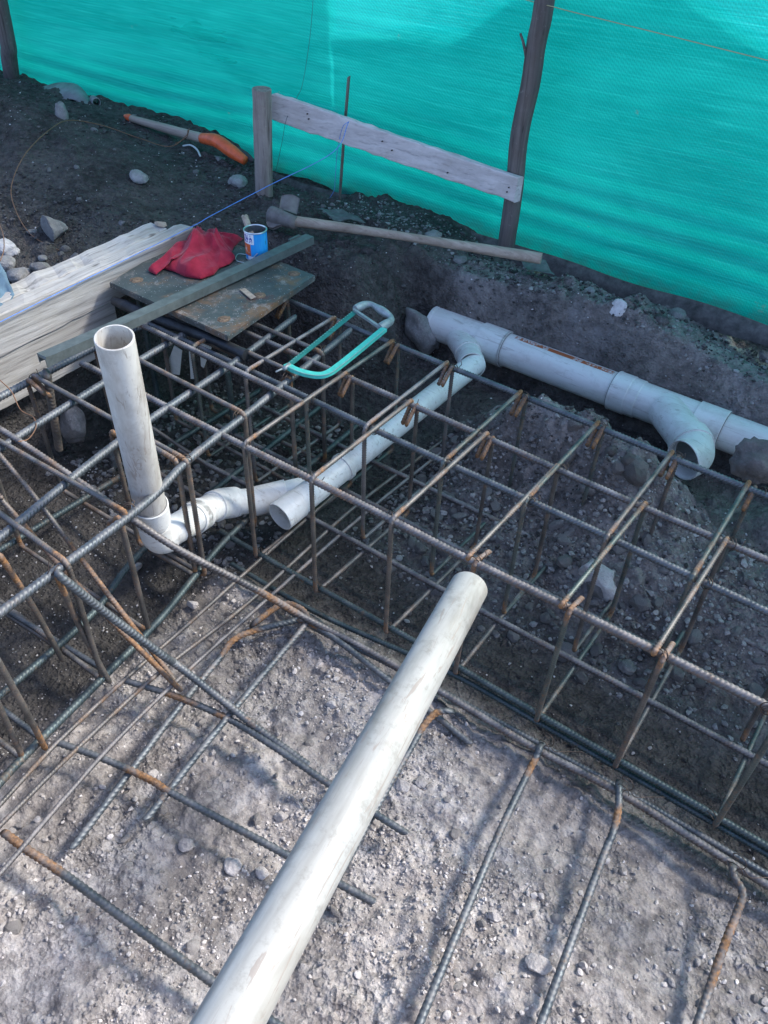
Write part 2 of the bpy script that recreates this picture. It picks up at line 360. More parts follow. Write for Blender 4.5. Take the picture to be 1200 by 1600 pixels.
MT = dict(
    soil=m_soil(),
    stone=m_stone('grey_stone', (.14, .137, .133), (.29, .28, .268), (.42, .41, .40)),
    pale=m_stone('pale_pumice', (.36, .34, .33), (.60, .58, .56), (.22, .2, .19)),
    tuff=m_stone('pale_tuff', (.30, .275, .255), (.54, .50, .47), (.66, .63, .60)),
    clod=m_stone('dark_clod', (.045, .044, .044), (.105, .098, .094), (.20, .19, .18)),
    earth=m_stone('lump_earth', (.13, .12, .112), (.24, .22, .205), (.32, .30, .28)),
    bar=m_rebar('blue_grey_bar', (.075, .09, .10), (.15, .17, .18), .05, .22),
    bar_dusty=m_rebar('dusty_bar', (.085, .083, .083), (.19, .18, .175), .13, .38),
    bar_green=m_rebar('dark_green_bar', (.045, .065, .068), (.10, .135, .135), .06, .10),
    hoop=m_rebar('hoop_bar', (.095, .092, .086), (.20, .185, .165), .135, .25),
    hoop_green=m_rebar('hoop_green', (.075, .095, .09), (.15, .175, .16), .15, .15),
    hoop_grey=m_rebar('hoop_grey', (.12, .12, .12), (.25, .24, .23), .13, .40),
    plank=m_wood('weathered_plank', (.27, .26, .24), (.52, .505, .475), 1, (.36, .33, .27)),
    board=m_wood('pinkish_board', (.44, .39, .38), (.66, .60, .58), 0, (.36, .30, .26), .8, .5),
    post=m_wood('dark_post', (.070, .060, .058), (.17, .145, .135), 2, (.10, .075, .06), .8),
    post2=m_wood('short_post', (.16, .13, .115), (.33, .28, .25), 2, (.16, .11, .085), .8),
    handle=m_wood('tool_handle', (.26, .20, .15), (.48, .39, .31), 0, (.22, .16, .12), .9, .4),
    pvc=m_pvc('white_pvc', (.56, .55, .51), (.26, .22, .18), amt=.80, streak=2),
    pvc_new=m_pvc('clean_pvc', (.76, .77, .74), (.36, .33, .28), .40, 0),
    pvc_fg=m_pvc('scuffed_pvc', (.385, .383, .352), (.17, .155, .128), .85, 1),
)

# ---------------------------------------------------------------- ground
def coords(spans):
    out = []
    for a, b, st in spans: out.append(np.arange(a, b-1e-9, st))
    out.append(np.array([spans[-1][1]])); return np.concatenate(out)
gx = coords([(-40, -10, 3), (-10, -6, .5), (-6, -3, .025), (-3, -1.5, .0095), (-1.5, .5, .0062), (.5, 1.4, .03), (1.4, 3, .2), (3, 30, 3)])
gy = coords([(-12, -2, 1), (-2, -.1, .06), (-.1, 1.35, .0062), (1.35, 2.3, .0085), (2.3, 3.1, .0105), (3.1, 4, .1), (4, 12, 1), (12, 60, 6)])
GX, GY = np.meshgrid(gx, gy); GZ = ground_z(GX, GY)
nx, ny = len(gx), len(gy); ii = (np.arange(ny-1)[:, None]*nx+np.arange(nx-1)[None]).ravel()
me = np_mesh('ground', np.stack([GX, GY, GZ], -1), np.stack([ii, ii+1, ii+nx+1, ii+nx], -1), {'soil': soil_kind(GX, GY)})
g = link('ground', me, MT['soil']); g['kind'] = 'structure'

def on_ground(px, py, lift=.0):
    p = at(px, py, z=0.0)
    for _ in range(14): p = at(px, py, z=.5*p.z+.5*(float(ground_z(np.array([p.x]), np.array([p.y]), False)[0])+lift))
    return p
# ---------------------------------------------------------------- stones
import bmesh
def ico(sub):
    bm = bmesh.new(); bmesh.ops.create_icosphere(bm, subdivisions=sub, radius=1)
    V = np.array([v.co[:] for v in bm.verts]); Fc = np.array([[v.index for v in f.verts] for f in bm.faces]); bm.free(); return V, Fc
def rockV(sub, seed, ang=.5, flat=.75):
    rs = np.random.RandomState(seed); V, Fc = ico(sub); V = V.copy()
    for _ in range(15 if ang > .3 else 4):
        d = rs.normal(size=3); d /= np.linalg.norm(d); c = rs.uniform(.42, .85) if ang > .3 else rs.uniform(.8, .95); t = V@d; V -= np.clip(t-c, 0, None)[:, None]*d*(.9 if ang > .3 else .5)
    f = rs.normal(size=(3, 3))*2; V *= (1+.07*np.sin(V@f[0]+1)+.06*np.sin(V@f[1]*1.7)+.03*np.sin(V@f[2]*4))[:, None]
    V *= np.array([1, rs.uniform(.65, .95), flat*rs.uniform(.7, 1)]); return V, Fc
def scatter(name, mat, xs, ys, sizes, sub, seed, label, cat, lift=.25, ang=.5, tint=None, smooth=False):
    rs = np.random.RandomState(seed); var = [rockV(sub, seed*31+i, ang) for i in range(14)]
    zs = ground_z(xs, ys); Vs, Fs, As, n = [], [], [], 0
    which = rs.randint(0, 14, len(xs))
    for k in range(14):
        idx = np.where(which == k)[0]
        if not len(idx): continue
        V0, F0 = var[k]; m = len(idx); a = rs.uniform(0, 6.28, m); tl = rs.uniform(-.6, .6, m)
        c, s_ = np.cos(a), np.sin(a); x, y, z = V0.T
        y2 = y[None]*np.cos(tl)[:, None]-z[None]*np.sin(tl)[:, None]; z2 = y[None]*np.sin(tl)[:, None]+z[None]*np.cos(tl)[:, None]
        X = c[:, None]*x-s_[:, None]*y2; Y = s_[:, None]*x+c[:, None]*y2
        sz = sizes[idx][:, None]; P = np.stack([X*sz+xs[idx][:, None], Y*sz+ys[idx][:, None], z2*sz+(zs[idx]+lift*sizes[idx])[:, None]], -1)
        Vs.append(P.reshape(-1, 3)); Fs.append((F0[None]+(np.arange(m)*len(V0))[:, None, None]).reshape(-1, 3)+n); n += m*len(V0)
        As.append(np.repeat(rs.uniform(0, 1, m), len(V0)))
    me = np_mesh(name, np.concatenate(Vs), np.concatenate(Fs), {'tint': np.concatenate(As)}, smooth)
    o = link(name, me, mat); return tag(o, label, cat, None, 'stuff')
def pts(n, x0, x1, y0, y1, seed, f=None):
    rs = np.random.RandomState(seed); x = rs.uniform(x0, x1, n); y = rs.uniform(y0, y1, n)
    if f is not None: k = rs.uniform(0, 1, n) < f(x, y); x, y = x[k], y[k]
    return x, y
def sizes(n, lo, hi, seed, p=3): return lo+(hi-lo)*np.random.RandomState(seed).uniform(0, 1, n)**p
clump = lambda x, y: .15+.85*ss(0, .45, fbm(x*3.1, y*3.1, 3, 90)+.1)
x, y = pts(62000, -1.5, .55, -.15, 1.25, 1, lambda x, y: soil_kind(x, y)**1.5*clump(x, y))
scatter('crumbs', MT['tuff'], x, y, sizes(len(x), .0014, .0075, 2, 3.5), 1, 3, 'pale crumbs and grit strewn over the dug foreground soil', 'crumbs')
x, y = pts(2600, -1.5, .55, -.15, 1.2, 5, lambda x, y: soil_kind(x, y)*clump(x+3, y)); 
scatter('small_clods', MT['tuff'], x, y, sizes(len(x), .006, .013, 6, 3), 2, 4, 'small pale clods lying over the foreground soil', 'clods')
# dark crumbs over the black soil everywhere else
x, y = pts(42000, -4.6, .2, 1.3, 3.0, 9, lambda x, y: (.25+.75*ss(1.55, 1.9, y))*np.where((x > -2.28) & (x < -1.35) & (y < 1.6), .35, 1)*clump(x, y+2))
scatter('soil_crumbs', MT['clod'], x, y, sizes(len(x), .003, .013, 10, 3), 1, 6, 'dark crumbs of damp volcanic soil across the trench and mound', 'crumbs')
x, y = pts(3600, -4.4, .2, 1.2, 3.0, 12, lambda x, y: .35+.65*ss(.05, .4, fbm(x*2, y*2, 3, 95)))
x2, y2 = pts(1500, -2.2, -1.4, .2, 1.3, 15); x, y = np.r_[x, x2], np.r_[y, y2]
scatter('grit', MT['pale'], x, y, sizes(len(x), .0014, .0065, 13, 4), 1, 7, 'scattered white grit on the black soil', 'grit')
# rubble inside the cage
rubf = lambda x, y: ss(1.45, 1.75, y)*ss(2.15, 2.0, y)
x, y = pts(5200, -1.25, .1, 1.4, 2.15, 17, rubf)
scatter('gravel', MT['stone'], x, y, sizes(len(x), .004, .016, 18, 2.5), 1, 8, 'grey gravel sloping up behind the rebar cage', 'gravel')
x, y = pts(1500, -2.25, -1.4, 1.15, 2.0, 19)
scatter('gravel', MT['stone'], x, y, sizes(len(x), .005, .02, 20, 2), 1, 9, 'grey gravel heaped between the plank and the upright white pipe', 'gravel')
x, y = pts(1300, -2.3, -.2, 2.62, 3.0, 23); scatter('gravel', MT['stone'], x, y, sizes(len(x), .004, .014, 24, 2.5), 1, 10, 'small stones along the foot of the green net', 'gravel')

def rock(x, y, r, seed, mat, label, name='rock', z=None, ang=.6, flat=.8, lift=.35, st=(1, 1, 1), rz=0.0, sub=4, rx=0.0, group=None, cat='rock'):
    V, Fc = rockV(sub, seed, ang, flat); rs = np.random.RandomState(seed)
    sub_ = 1.0 if mat == 'earth' else .55
    off_ = Vector((seed*1.7, seed*.3, 0)); V = V*np.array([1+sub_*(.16*mnoise.fractal(Vector(p)*1.6+off_, 1.0, 2.0, 3)+.10*abs(mnoise.noise(Vector(p)*4.5+off_))+.06*mnoise.noise(Vector(p)*11+off_)) for p in V.tolist()])[:, None]
    me = np_mesh(name, V*r*np.array(st), Fc, {'tint': np.full(len(V), rs.uniform(.3, .8))}, True)
    if z is None: z = float(ground_z(np.array([x]), np.array([y]), False)[0])+lift*r
    o = link(name, me, MT[mat], None, (x, y, z)); o.rotation_euler = (rx, 0, rz); return tag(o, label, cat, group)
def rock_px(px, py, z, dpx, seed, mat, label, lf=.3, snap=True, **k):
    p = at(px, py, z=z)
    for _ in range(5 if snap else 0): p = at(px, py, z=z); r0 = dpx/2*(p-Vector((0, 0, CH))).dot(FW)/F_; z = z*.3+.7*(float(ground_z(np.array([p.x]), np.array([p.y]), False)[0])+lf*r0)
    d = (p-Vector((0, 0, CH))).dot(FW); return rock(p.x, p.y, dpx/2*d/F_, seed, mat, label, z=p.z, **k)
ROCKS = [
 (660, 516, -.30, 74, 101, 'stone', 'rounded dark grey boulder against the open end of the big pipe', dict(ang=.45, flat=1.1, st=(1, .8, 1.1), snap=False)),
 (966, 481, -.03, 38, 102, 'pale', 'pale knobbly stone on the earth bank under the green net', dict(flat=.9)),
 (921, 459, -.03, 30, 103, 'stone', 'smooth oval grey stone on the bank left of the pale knobbly stone', dict(ang=.2, st=(.7, 1, 1.1))),
 (718, 407, -.02, 32, 104, 'stone', 'grey stone just under the long tool handle', dict(ang=.4, flat=.6)),
 (935, 905, -.41, 86, 105, 'pale', 'square-edged grey block standing in the gravel inside the cage', dict(flat=1.15, st=(1, .85, 1), snap=False)),
 (1184, 722, -.16, 80, 106, 'earth', 'big crumbly lump of earth at the right edge by the pipe', dict(ang=.2, flat=.9, sub=4, snap=False)),
 (980, 1042, -.52, 26, 107, 'stone', 'rounded grey cobble on the dark trench floor inside the cage', dict(ang=.2, flat=.7)),
 (86, 357, .0, 66, 108, 'stone', 'large weathered grey rock half buried in the black mound', dict(ang=.4, flat=.8)),
 (10, 386, .03, 50, 109, 'pale', 'white pitted rock at the left edge above the rock pile', dict(flat=.7)),
 (66, 420, .0, 40, 110, 'stone', 'brownish grey rock in the pile behind the plank', dict(ang=.5)),
 (30, 430, .0, 38, 111, 'stone', 'round grey rock beside the blue fabric', dict(ang=.3)),
 (92, 424, .01, 32, 112, 'stone', 'bluish rock closest to the plank in the pile', dict(ang=.5)),
 (8, 412, .02, 34, 113, 'stone', 'grey rock under the white pitted rock', dict(ang=.3)),
 (42, 452, .02, 40, 114, 'pale', 'flat pale rock behind the plank edge', dict(flat=.5, st=(1.3, .9, 1))),
 (66, 448, .02, 26, 115, 'pale', 'small pale rock touching the flat pale rock', dict(flat=.7)),
 (66, 403, .02, 24, 116, 'stone', 'small flat stone on top of the rock pile', dict(flat=.5)),
 (96, 180, .12, 36, 117, 'stone', 'pointed grey stone sticking up from the top of the mound', dict(flat=1.0, st=(.62, .7, 1.5), ang=.3)),
 (216, 277, .02, 34, 118, 'stone', 'grey stone half sunk in the middle of the black mound', dict(ang=.3)),
 (373, 284, -.02, 34, 119, 'stone', 'smooth grey stone left of the short round post', dict(ang=.2)),
 (342, 249, .0, 28, 120, 'stone', 'thin curved stone below the orange tool grip', dict(flat=.6)),
 (190, 348, -.02, 14, 121, 'stone', 'small pale brown stone above the end of the plank', dict()),
 (47, 362, .0, 22, 122, 'stone', 'flat stone beside the large weathered rock', dict(flat=.5)),
 (676, 367, -.06, 36, 123, 'stone', 'dull grey stone behind the long handle, under the net', dict(flat=.55)),
 (1057, 492, -.04, 26, 124, 'stone', 'grey pebble on the bank crest, right of the pale stone', dict(ang=.3)),
 (1034, 500, -.04, 24, 125, 'clod', 'dark lump on the bank crest near the grey pebble', dict(ang=.3)),
 (1195, 555, -.08, 26, 126, 'stone', 'rounded stone at the right edge of the earth bank', dict(ang=.2)),
 (840, 1510, -.49, 46, 127, 'tuff', 'largest pale clod, between the two middle steel dowels', dict(flat=.8)),
 (912, 1508, -.49, 24, 128, 'tuff', 'upright pale clod right of the second steel dowel', dict(flat=.8, st=(.7, .8, 1.3))),
 (772, 1432, -.49, 30, 129, 'tuff', 'pale lumpy clod between the first two steel dowels', dict()),
 (291, 1322, -.49, 34, 130, 'tuff', 'lilac grey clod left of the white pipe in the foreground', dict(flat=.9)),
 (410, 1364, -.49, 30, 131, 'tuff', 'angular grey clod close to the pipe below the steel bar', dict()),
 (364, 1353, -.49, 30, 132, 'tuff', 'crumbling pale clod in a cluster left of the pipe', dict(ang=.3)),
 (438, 1276, -.49, 26, 133, 'tuff', 'blocky clod under the upper of the two parallel bars', dict()),
 (467, 1258, -.49, 22, 134, 'tuff', 'lilac clod just left of the pipe above the parallel bars', dict()),
 (628, 1226, -.49, 28, 135, 'tuff', 'pale clod beside the bent bar right of the pipe', dict()),
 (657, 1220, -.49, 24, 136, 'tuff', 'pale clod second from the pipe, beside the bent bar', dict()),
 (519, 1101, -.49, 22, 137, 'tuff', 'pale clod above the white pipe on the shaded soil', dict()),
 (556, 1186, -.49, 15, 138, 'tuff', 'small lilac pebble near the left side of the pipe', dict()),
 (240, 1212, -.49, 24, 139, 'tuff', 'pale clod by the free end of a steel bar', dict()),
 (845, 1400, -.49, 20, 140, 'tuff', 'small pale clod above the largest clod', dict()),
 (300, 945, -.48, 24, 141, 'tuff', 'pale clod on the trench edge under the bent white fitting', dict()),
 (215, 885, -.50, 38, 142, 'tuff', 'long pale sliver of tuff below the upright pipe', dict(st=(.4, 1, .7), rz=.3)),
 (110, 665, -.40, 66, 143, 'stone', 'squarish dusty stone block in the pit behind the left cage', dict(flat=1.2, snap=False)),
 (255, 775, -.49, 24, 144, 'stone', 'grey stone in the gravel by the upright white pipe', dict()),
 (188, 750, -.5, 20, 145, 'stone', 'small grey stone left of the upright white pipe', dict()),
]
for px, py, z, d, sd, mt, lab, k in ROCKS: rock_px(px, py, z, d, sd, mt, lab, **k)
# countable stones of the rubble: individuals sharing a few meshes
RM = []
for i in range(8):
    V, Fc = rockV(2, 500+i, .5 if i % 3 else .25, .8); V = V*(1+.10*np.array([math.sin(a*5+i)*math.cos(b*4+c*3) for a, b, c in V]))[:, None]; RM.append([np_mesh('stone', V, Fc, {'tint': np.full(len(V), .35+.07*i)}, False)])
def stone_many(n, x0, x1, y0, y1, lo, hi, seed, mat, label, group, f=None, name='stone'):
    rs = np.random.RandomState(seed); x, y = pts(n, x0, x1, y0, y1, seed, f); z = ground_z(x, y, False)
    for i in range(len(x)):
        base = RM[i % 8][0]; key = (i % 8, mat)
        if key not in RMC:
            m2 = base.copy(); m2.materials.append(MT[mat]); RMC[key] = m2
        o = link(name, RMC[key], None, None, (x[i], y[i], 0)); s = lo+(hi-lo)*rs.uniform()**2.2
        o.scale = (s, s*rs.uniform(.8, 1), s); o.rotation_euler = (rs.uniform(-.5, .5), rs.uniform(-.5, .5), rs.uniform(0, 6.3)); o.location.z = z[i]+.1*s+.003
        tag(o, label, name, group)
RMC = {}
stone_many(170, -1.2, .05, 1.5, 2.12, .012, .040, 61, 'stone', 'grey stone in the gravel slope behind the rebar cage', 'stones in the gravel behind the cage')
stone_many(40, -2.2, -1.5, 1.2, 1.75, .014, .034, 62, 'stone', 'grey stone in the pit between plank and upright pipe', 'stones in the pit by the plank')
stone_many(30, -3.1, -2.42, 1.2, 1.75, .016, .04, 63, 'stone', 'grey stone in the heap behind the weathered plank', 'stones heaped behind the plank')
stone_many(45, -2.3, -.3, 2.66, 2.95, .010, .026, 64, 'stone', 'small grey stone on the bank along the net', 'stones on the bank along the net')
stone_many(90, -1.3, .4, .1, 1.05, .008, .021, 65, 'tuff', 'small pale clod on the sunlit foreground soil', 'clods on the foreground soil', name='clod')
stone_many(26, -1.25, .0, 1.3, 1.6, .007, .016, 66, 'pale', 'pale pebble on the dark trench floor', 'pebbles on the trench floor', name='pebble')
stone_many(34, -4.2, -2.4, 1.8, 2.9, .008, .02, 67, 'stone', 'grey pebble on the black earth mound', 'pebbles on the black mound', name='pebble')
stone_many(36, -1.2, -.35, 2.0, 2.3, .018, .05, 68, 'earth', 'dark clod of earth on the heap between cage and pipe', 'earth clods on the heap', name='clod')

# ---------------------------------------------------------------- rebar cages
ZB = -.43
LB, LBL, RS = .0085, .0100, .0060
cage = root('beam_cage', 'long rusty rebar beam cage running along the trench below the big pipe', 'rebar cage', (-.6, 1.6, 0))
def rel(P, r): return np.array([[p[0]-r.location.x, p[1]-r.location.y, p[2]-r.location.z] for p in P])
def sag(P, amp, seed):
    rs = np.random.RandomState(seed); P = spline(P, 20) if len(P) > 2 else np.array([np.array(P[0])+(np.array(P[1])-np.array(P[0]))*t for t in np.linspace(0, 1, 40)])
    s = np.linspace(0, 1, len(P)); ph = rs.uniform(0, 6, 4)
    P = P.copy(); P[:, 1] += amp*np.sin(s*9+ph[0])*.5+amp*.4*np.sin(s*19+ph[1]); P[:, 2] += amp*.5*np.sin(s*8+ph[2]); return P
def cage_bar(r, P, rad, mt, amp=.003, seed=0, rust=None, parent=None): return bar_obj('long_bar', rel(sag(P, amp, seed), r), rad, MT[mt], r, rust=rust)
YD, YC, YB, YA = 1.252, 1.515, 1.682, 1.925
off = LB+RS
XR = .95
for i, (P, mt) in enumerate([
    ([(-2.02, 1.245, -off), (-1.0, 1.248, -off), (-.3, 1.258, -off), (XR, 1.29, -off)], 'bar_dusty'),
    ([(-2.05, 1.535, -off), (XR, YC-.002, -off)], 'bar'),
    ([(-1.78, 1.69, -off), (XR, YB, -off)], 'bar_dusty'),
    ([(-1.85, 1.945, -off), (XR, YA-.015, -off)], 'bar'),
    ([(-1.5, 1.25, ZB+off), (XR, 1.262, ZB+off)], 'bar_green'),
    ([(-1.9, 1.46, ZB+off), (XR, 1.475, ZB+off)], 'bar_dusty'),
    ([(-1.9, 1.64, ZB+off), (XR, 1.64, ZB+off)], 'bar_dusty'),
    ([(-1.9, 1.83, ZB+off), (XR, 1.81, ZB+off)], 'bar_dusty')]):
    cage_bar(cage, P, LB*(1.08 if i == 0 else 1), mt, .004, 200+i)
def hoop_path(y0, y1, z0, z1, hook='rear', rad=.022):
    """closed hoop in the y-z plane; both tails bend 135 degrees into it at one corner"""
    t = .07
    if hook == 'rear':
        P = [(.010, y1-t*.75, z1-t*.72), (.010, y1, z1), (.006, y1, z0), (0, y0, z0), (-.003, y0, z1), (-.008, y1+.004, z1+.003), (-.012, y1-t*.55, z1-t*.9)]
    else:
        P = [(.012, y0+t*1.05, z1-t*.30), (.012, y0, z1), (.006, y0, z0), (0, y1, z0), (-.003, y1, z1), (-.008, y0-.004, z1+.003), (-.012, y0+t*.8, z1-t*.75)]
    return fillet(P, rad, 7)
HM = {}
def hoop_mesh(key, y0, y1, z0, z1, hook, rs_=RS):
    if key not in HM:
        P = hoop_path(y0, y1, z0, z1, hook); mb = MB(); Q, s = resample(P, .01); L = s[-1]
        seg = [.065, .065+(z1-z0), .065+(z1-z0)+(y1-y0), .065+2*(z1-z0)+(y1-y0)]
        rust = [(0, .09, .55), (L-.10, L, .55)]+[(q-.02, q+.02, .40) for q in seg[1:]]
        ribbed(mb, P, rs_, pitch=.0085, rust=rust, ns=8); HM[key] = mb.mesh('stirrup')
    return HM[key]
def ring_wire():
    th = np.linspace(0, 2*np.pi*1.8, 34); P = np.stack([.0145*np.cos(th), .0015*th-.004, .0145*np.sin(th)], 1)
    P = np.vstack([P, P[-1]+[.006, .004, .006], P[-1]+[.016, .008, .014], P[-1]+[.012, .016, .022]]); V, Fq = tube_vf(P, .0012, 5, False); mb = MB(); mb.add(V, Fq); return mb.mesh('tie_wire')
MT['wire'] = m_plain('tie_wire_steel', (.10, .075, .06), .5, .6)
TW = ring_wire(); TW.materials.append(MT['wire'])
def tie(r, x, y, z, rz=0.0): o = link('tie_wire', TW, None, r, Vector((x, y, z))-r.location); o.rotation_euler = (rnd.uniform(-.5, .5), rnd.uniform(-.5, .5), rz+rnd.uniform(-.6, .6)); return o
XA = [-1.80, -1.575, -1.336, -1.105, -.853, -.61, -.385, -.155, .07, .30]
for i, xs in enumerate(XA):
    lean = rnd.uniform(-.015, .015)
    hk = 'front' if i >= 5 else 'rear'
    for key, (a, b), dx in (('front'+hk, (YD-off+.002, YB+off-.002), 0.0), ('back', (YC-off+.002, YA+off-.004), -.017)):
        if key == 'back' or i >= 2:
            me = hoop_mesh(key, a, b, ZB, 0, hk if key != 'back' else 'rear')
            o = link('stirrup', me, MT['hoop'], cage, Vector((xs+dx, 0, 0))-cage.location); o.rotation_euler = (0, lean, rnd.uniform(-.012, .012)+(.0))
            o.location.y = -cage.location.y
            o.material_slots[0].link = 'OBJECT'; o.material_slots[0].material = MT[('hoop', 'hoop_green', 'hoop', 'hoop_grey')[(i*2+(key == 'back')) % 4]] if i < 5 else MT[('hoop_green', 'hoop')[(i+(key == 'back')) % 2]]
    for yy in (YD, YC, YB, YA): 
        if i >= 2 and rnd.random() < .85: tie(cage, xs-.004, yy, -off*.6)
    if i >= 2 and rnd.random() < .8: tie(cage, xs, YD, ZB+off)

lc = root('beam_cage', 'shorter crossing rebar cage at the left beside the upright white pipe', 'rebar cage', (-1.7, .9, 0))
for i, (P, mt) in enumerate([
    ([at(-60, 655, z=-off), at(0, 620, z=-off), at(145, 545, z=-off), (-2.04, 1.60, -off)], 'bar'),
    ([(-1.80, .62, -off), at(27, 683, z=-off), at(160, 600, z=-off), at(270, 533, z=-off), (-1.90, 1.9, -off)], 'bar'),
    ([at(-80, 898, z=-off), at(0, 840, z=-off), at(185, 690, z=-off), at(357, 573, z=-off), at(460, 497, z=-off)], 'bar'),
    ([at(-90, 1030, z=-off), at(0, 957, z=-off), at(220, 792, z=-off), at(297, 717, z=-off), at(400, 635, z=-off), at(547, 517, z=-off)], 'bar'),
    ([(-1.22, .15, ZB+off), at(0, 1223, z=ZB+off), at(160, 1060, z=ZB+off), at(250, 967, z=ZB+off), (-1.46, 1.30, ZB+off), (-1.5, 1.95, ZB+off)], 'bar_green'),
    ([(-1.47, .2, ZB+off), at(0, 1087, z=ZB+off), at(143, 960, z=ZB+off), (-1.62, 1.1, ZB+off), (-1.68, 1.95, ZB+off)], 'bar_green'),
    ([(-1.95, .5, ZB+off), (-1.93, 1.9, ZB+off)], 'bar_green')]):
    cage_bar(lc, [tuple(p) for p in P], LBL if i < 4 else LB*1.1, mt, .002, 230+i)
def cross_hoop(y, x0, x1, z0, z1, hook, tilt=0.0, dx=0):
    key = ('x', round(x0, 2), round(x1, 2), hook); me = hoop_mesh(key, x0, x1, z0, z1, hook, RS*1.12)
    o = link('stirrup', me, MT['hoop'] if abs(y-.88) > .05 else MT['hoop'], lc, (0, 0, 0))
    o.rotation_euler = (0, tilt, -math.pi/2+rnd.uniform(-.02, .02)); o.location = Vector((dx, y, 0))-lc.location
    return o
# local y of a hoop becomes world x after the turn
for y_, a, b, hk in [(.415, -1.60, -1.30, 'front'), (.64, -1.93, -1.335, 'front'), (.88, -1.93, -1.365, 'rear'), (1.10, -2.05, -1.40, 'front'), (1.085, -1.66, -1.42, 'front'), (1.33, -2.06, -1.43, 'front'), (1.56, -2.05, -1.46, 'rear'), (1.76, -2.0, -1.47, 'front')]:
    cross_hoop(y_, a, b, ZB, 0, hk)
    for xx in (a+.01, b-.01): tie(lc, xx, y_, -off*.5, 1.57)
# long diagonal legs of sprung hoops
for P, ru in [([at(-10, 700, z=.0), at(57, 780, z=-.08), at(170, 930, z=-.26), at(272, 1062, z=-.42)], [(.35, .75, .5)]),
              ([at(0, 775, z=-.02), at(13, 793, z=-.05), at(150, 945, z=-.25), at(282, 1078, z=-.42)], [(.1, .7, .55)]),
              ([at(0, 868, z=-.02), at(50, 945, z=-.20), at(97, 1030, z=ZB)], [(0, .1, .6)]),
              ([at(-5, 1030, z=-.02), at(40, 1110, z=-.22), at(70, 1168, z=ZB)], [(.3, .5, .4)]),
              ([at(88, 898, z=-.01), at(125, 980, z=-.22), at(170, 1064, z=ZB)], [(0, .06, .8)])]:
    bar_obj('diagonal_leg', rel([tuple(p) for p in spline(P)], lc), RS*1.1, MT['hoop'], lc, rust=ru, pitch=.009, ns=8)
for P, mt in [([at(-20, 935, z=ZB), at(20, 960, z=ZB), at(157, 1043, z=ZB)], 'bar'), ([at(-20, 1090, z=ZB), at(65, 1155, z=ZB)], 'bar'), ([at(-20, 940, z=ZB-.01), at(88, 1010, z=ZB-.01), at(165, 1062, z=ZB)], 'hoop')]:
    bar_obj('cross_bar', rel(spline(P), lc), RS*1.25, MT[mt], lc)

# ---------------------------------------------------------------- loose bars tied on the foreground mat
def loose(P, r, mt, label, rust=None, name='rebar', group=None, **k):
    P = spline([tuple(p) for p in P]); c = P[len(P)//2].copy(); o = bar_obj(name, P-c, r, MT[mt], None, rust=rust, **k); o.location = c; return tag(o, label, 'rebar', group)
loose([at(-50, 645, z=-.005), at(10, 677, z=-.005), at(130, 757, z=-.03), at(270, 853, z=-.14), at(400, 921, z=-.30), at(478, 966, z=-.395), at(560, 1008, z=ZB), at(700, 1088, z=ZB), at(830, 1166, z=ZB), at(970, 1240, z=ZB), at(1145, 1350, z=ZB), at(1260, 1420, z=ZB)], .0088, 'bar_dusty', 'long grey bar sloping from the left cage down along the trench edge', [(1.02, 1.14, .5)], pitch=.011)
loose([at(88, 892, z=-.01), at(100, 905, z=-.02), at(175, 965, z=-.16), at(253, 1023, z=-.30), at(287, 1047, z=-.36), at(400, 1136, z=-.42), at(480, 1195, z=-.43)], .0092, 'bar', 'thick ribbed bar slanting down from the rusty corner of the left cage')
loose([at(410, 925, z=ZB-.01), at(500, 985, z=ZB-.01), at(600, 1033, z=ZB-.01), at(800, 1140, z=ZB-.015), at(960, 1228, z=ZB-.015), at(1200, 1368, z=ZB-.015), at(1260, 1405, z=ZB-.015)], .0085, 'bar', 'bluish bar second from the soil along the trench edge')
loose([at(360, 880, z=ZB-.005), at(500, 960, z=ZB-.005), at(700, 1050, z=ZB-.005), at(860, 1140, z=ZB-.005), at(1110, 1283, z=ZB-.005), at(1260, 1370, z=ZB-.005)], .0075, 'bar_green', 'dark greenish bar lapped beside the cage bottom')
G = [([at(-60, 1320, z=-.425), at(0, 1257, z=-.425), at(87, 1163, z=-.425), at(197, 1060, z=-.425), at(300, 970, z=-.425), at(400, 880, z=-.42), at(520, 775, z=-.42)], 'hoop', 'thin brown bar, first from the left trench, crossing the foreground'),
     ([at(-60, 1352, z=-.42), at(0, 1290, z=-.42), at(120, 1170, z=-.42), at(250, 1050, z=-.42), at(390, 940, z=-.42), at(557, 790, z=-.42), at(690, 690, z=-.42)], 'hoop', 'thin brown bar, middle of three running from the left edge into the cage'),
     ([at(-60, 1425, z=-.415), at(0, 1365, z=-.415), at(160, 1180, z=-.415), at(270, 1070, z=-.415), at(400, 952, z=-.415), at(577, 797, z=-.415), at(720, 683, z=-.41), at(765, 645, z=-.40), at(790, 637, z=-.39), at(868, 670, z=-.39)], 'bar_dusty', 'thin whitish bar, nearest of three, ending in a hook on the earth heap')]
for P, mt, lab in G: loose(P, .0054, mt, lab, pitch=.0085, ns=8)
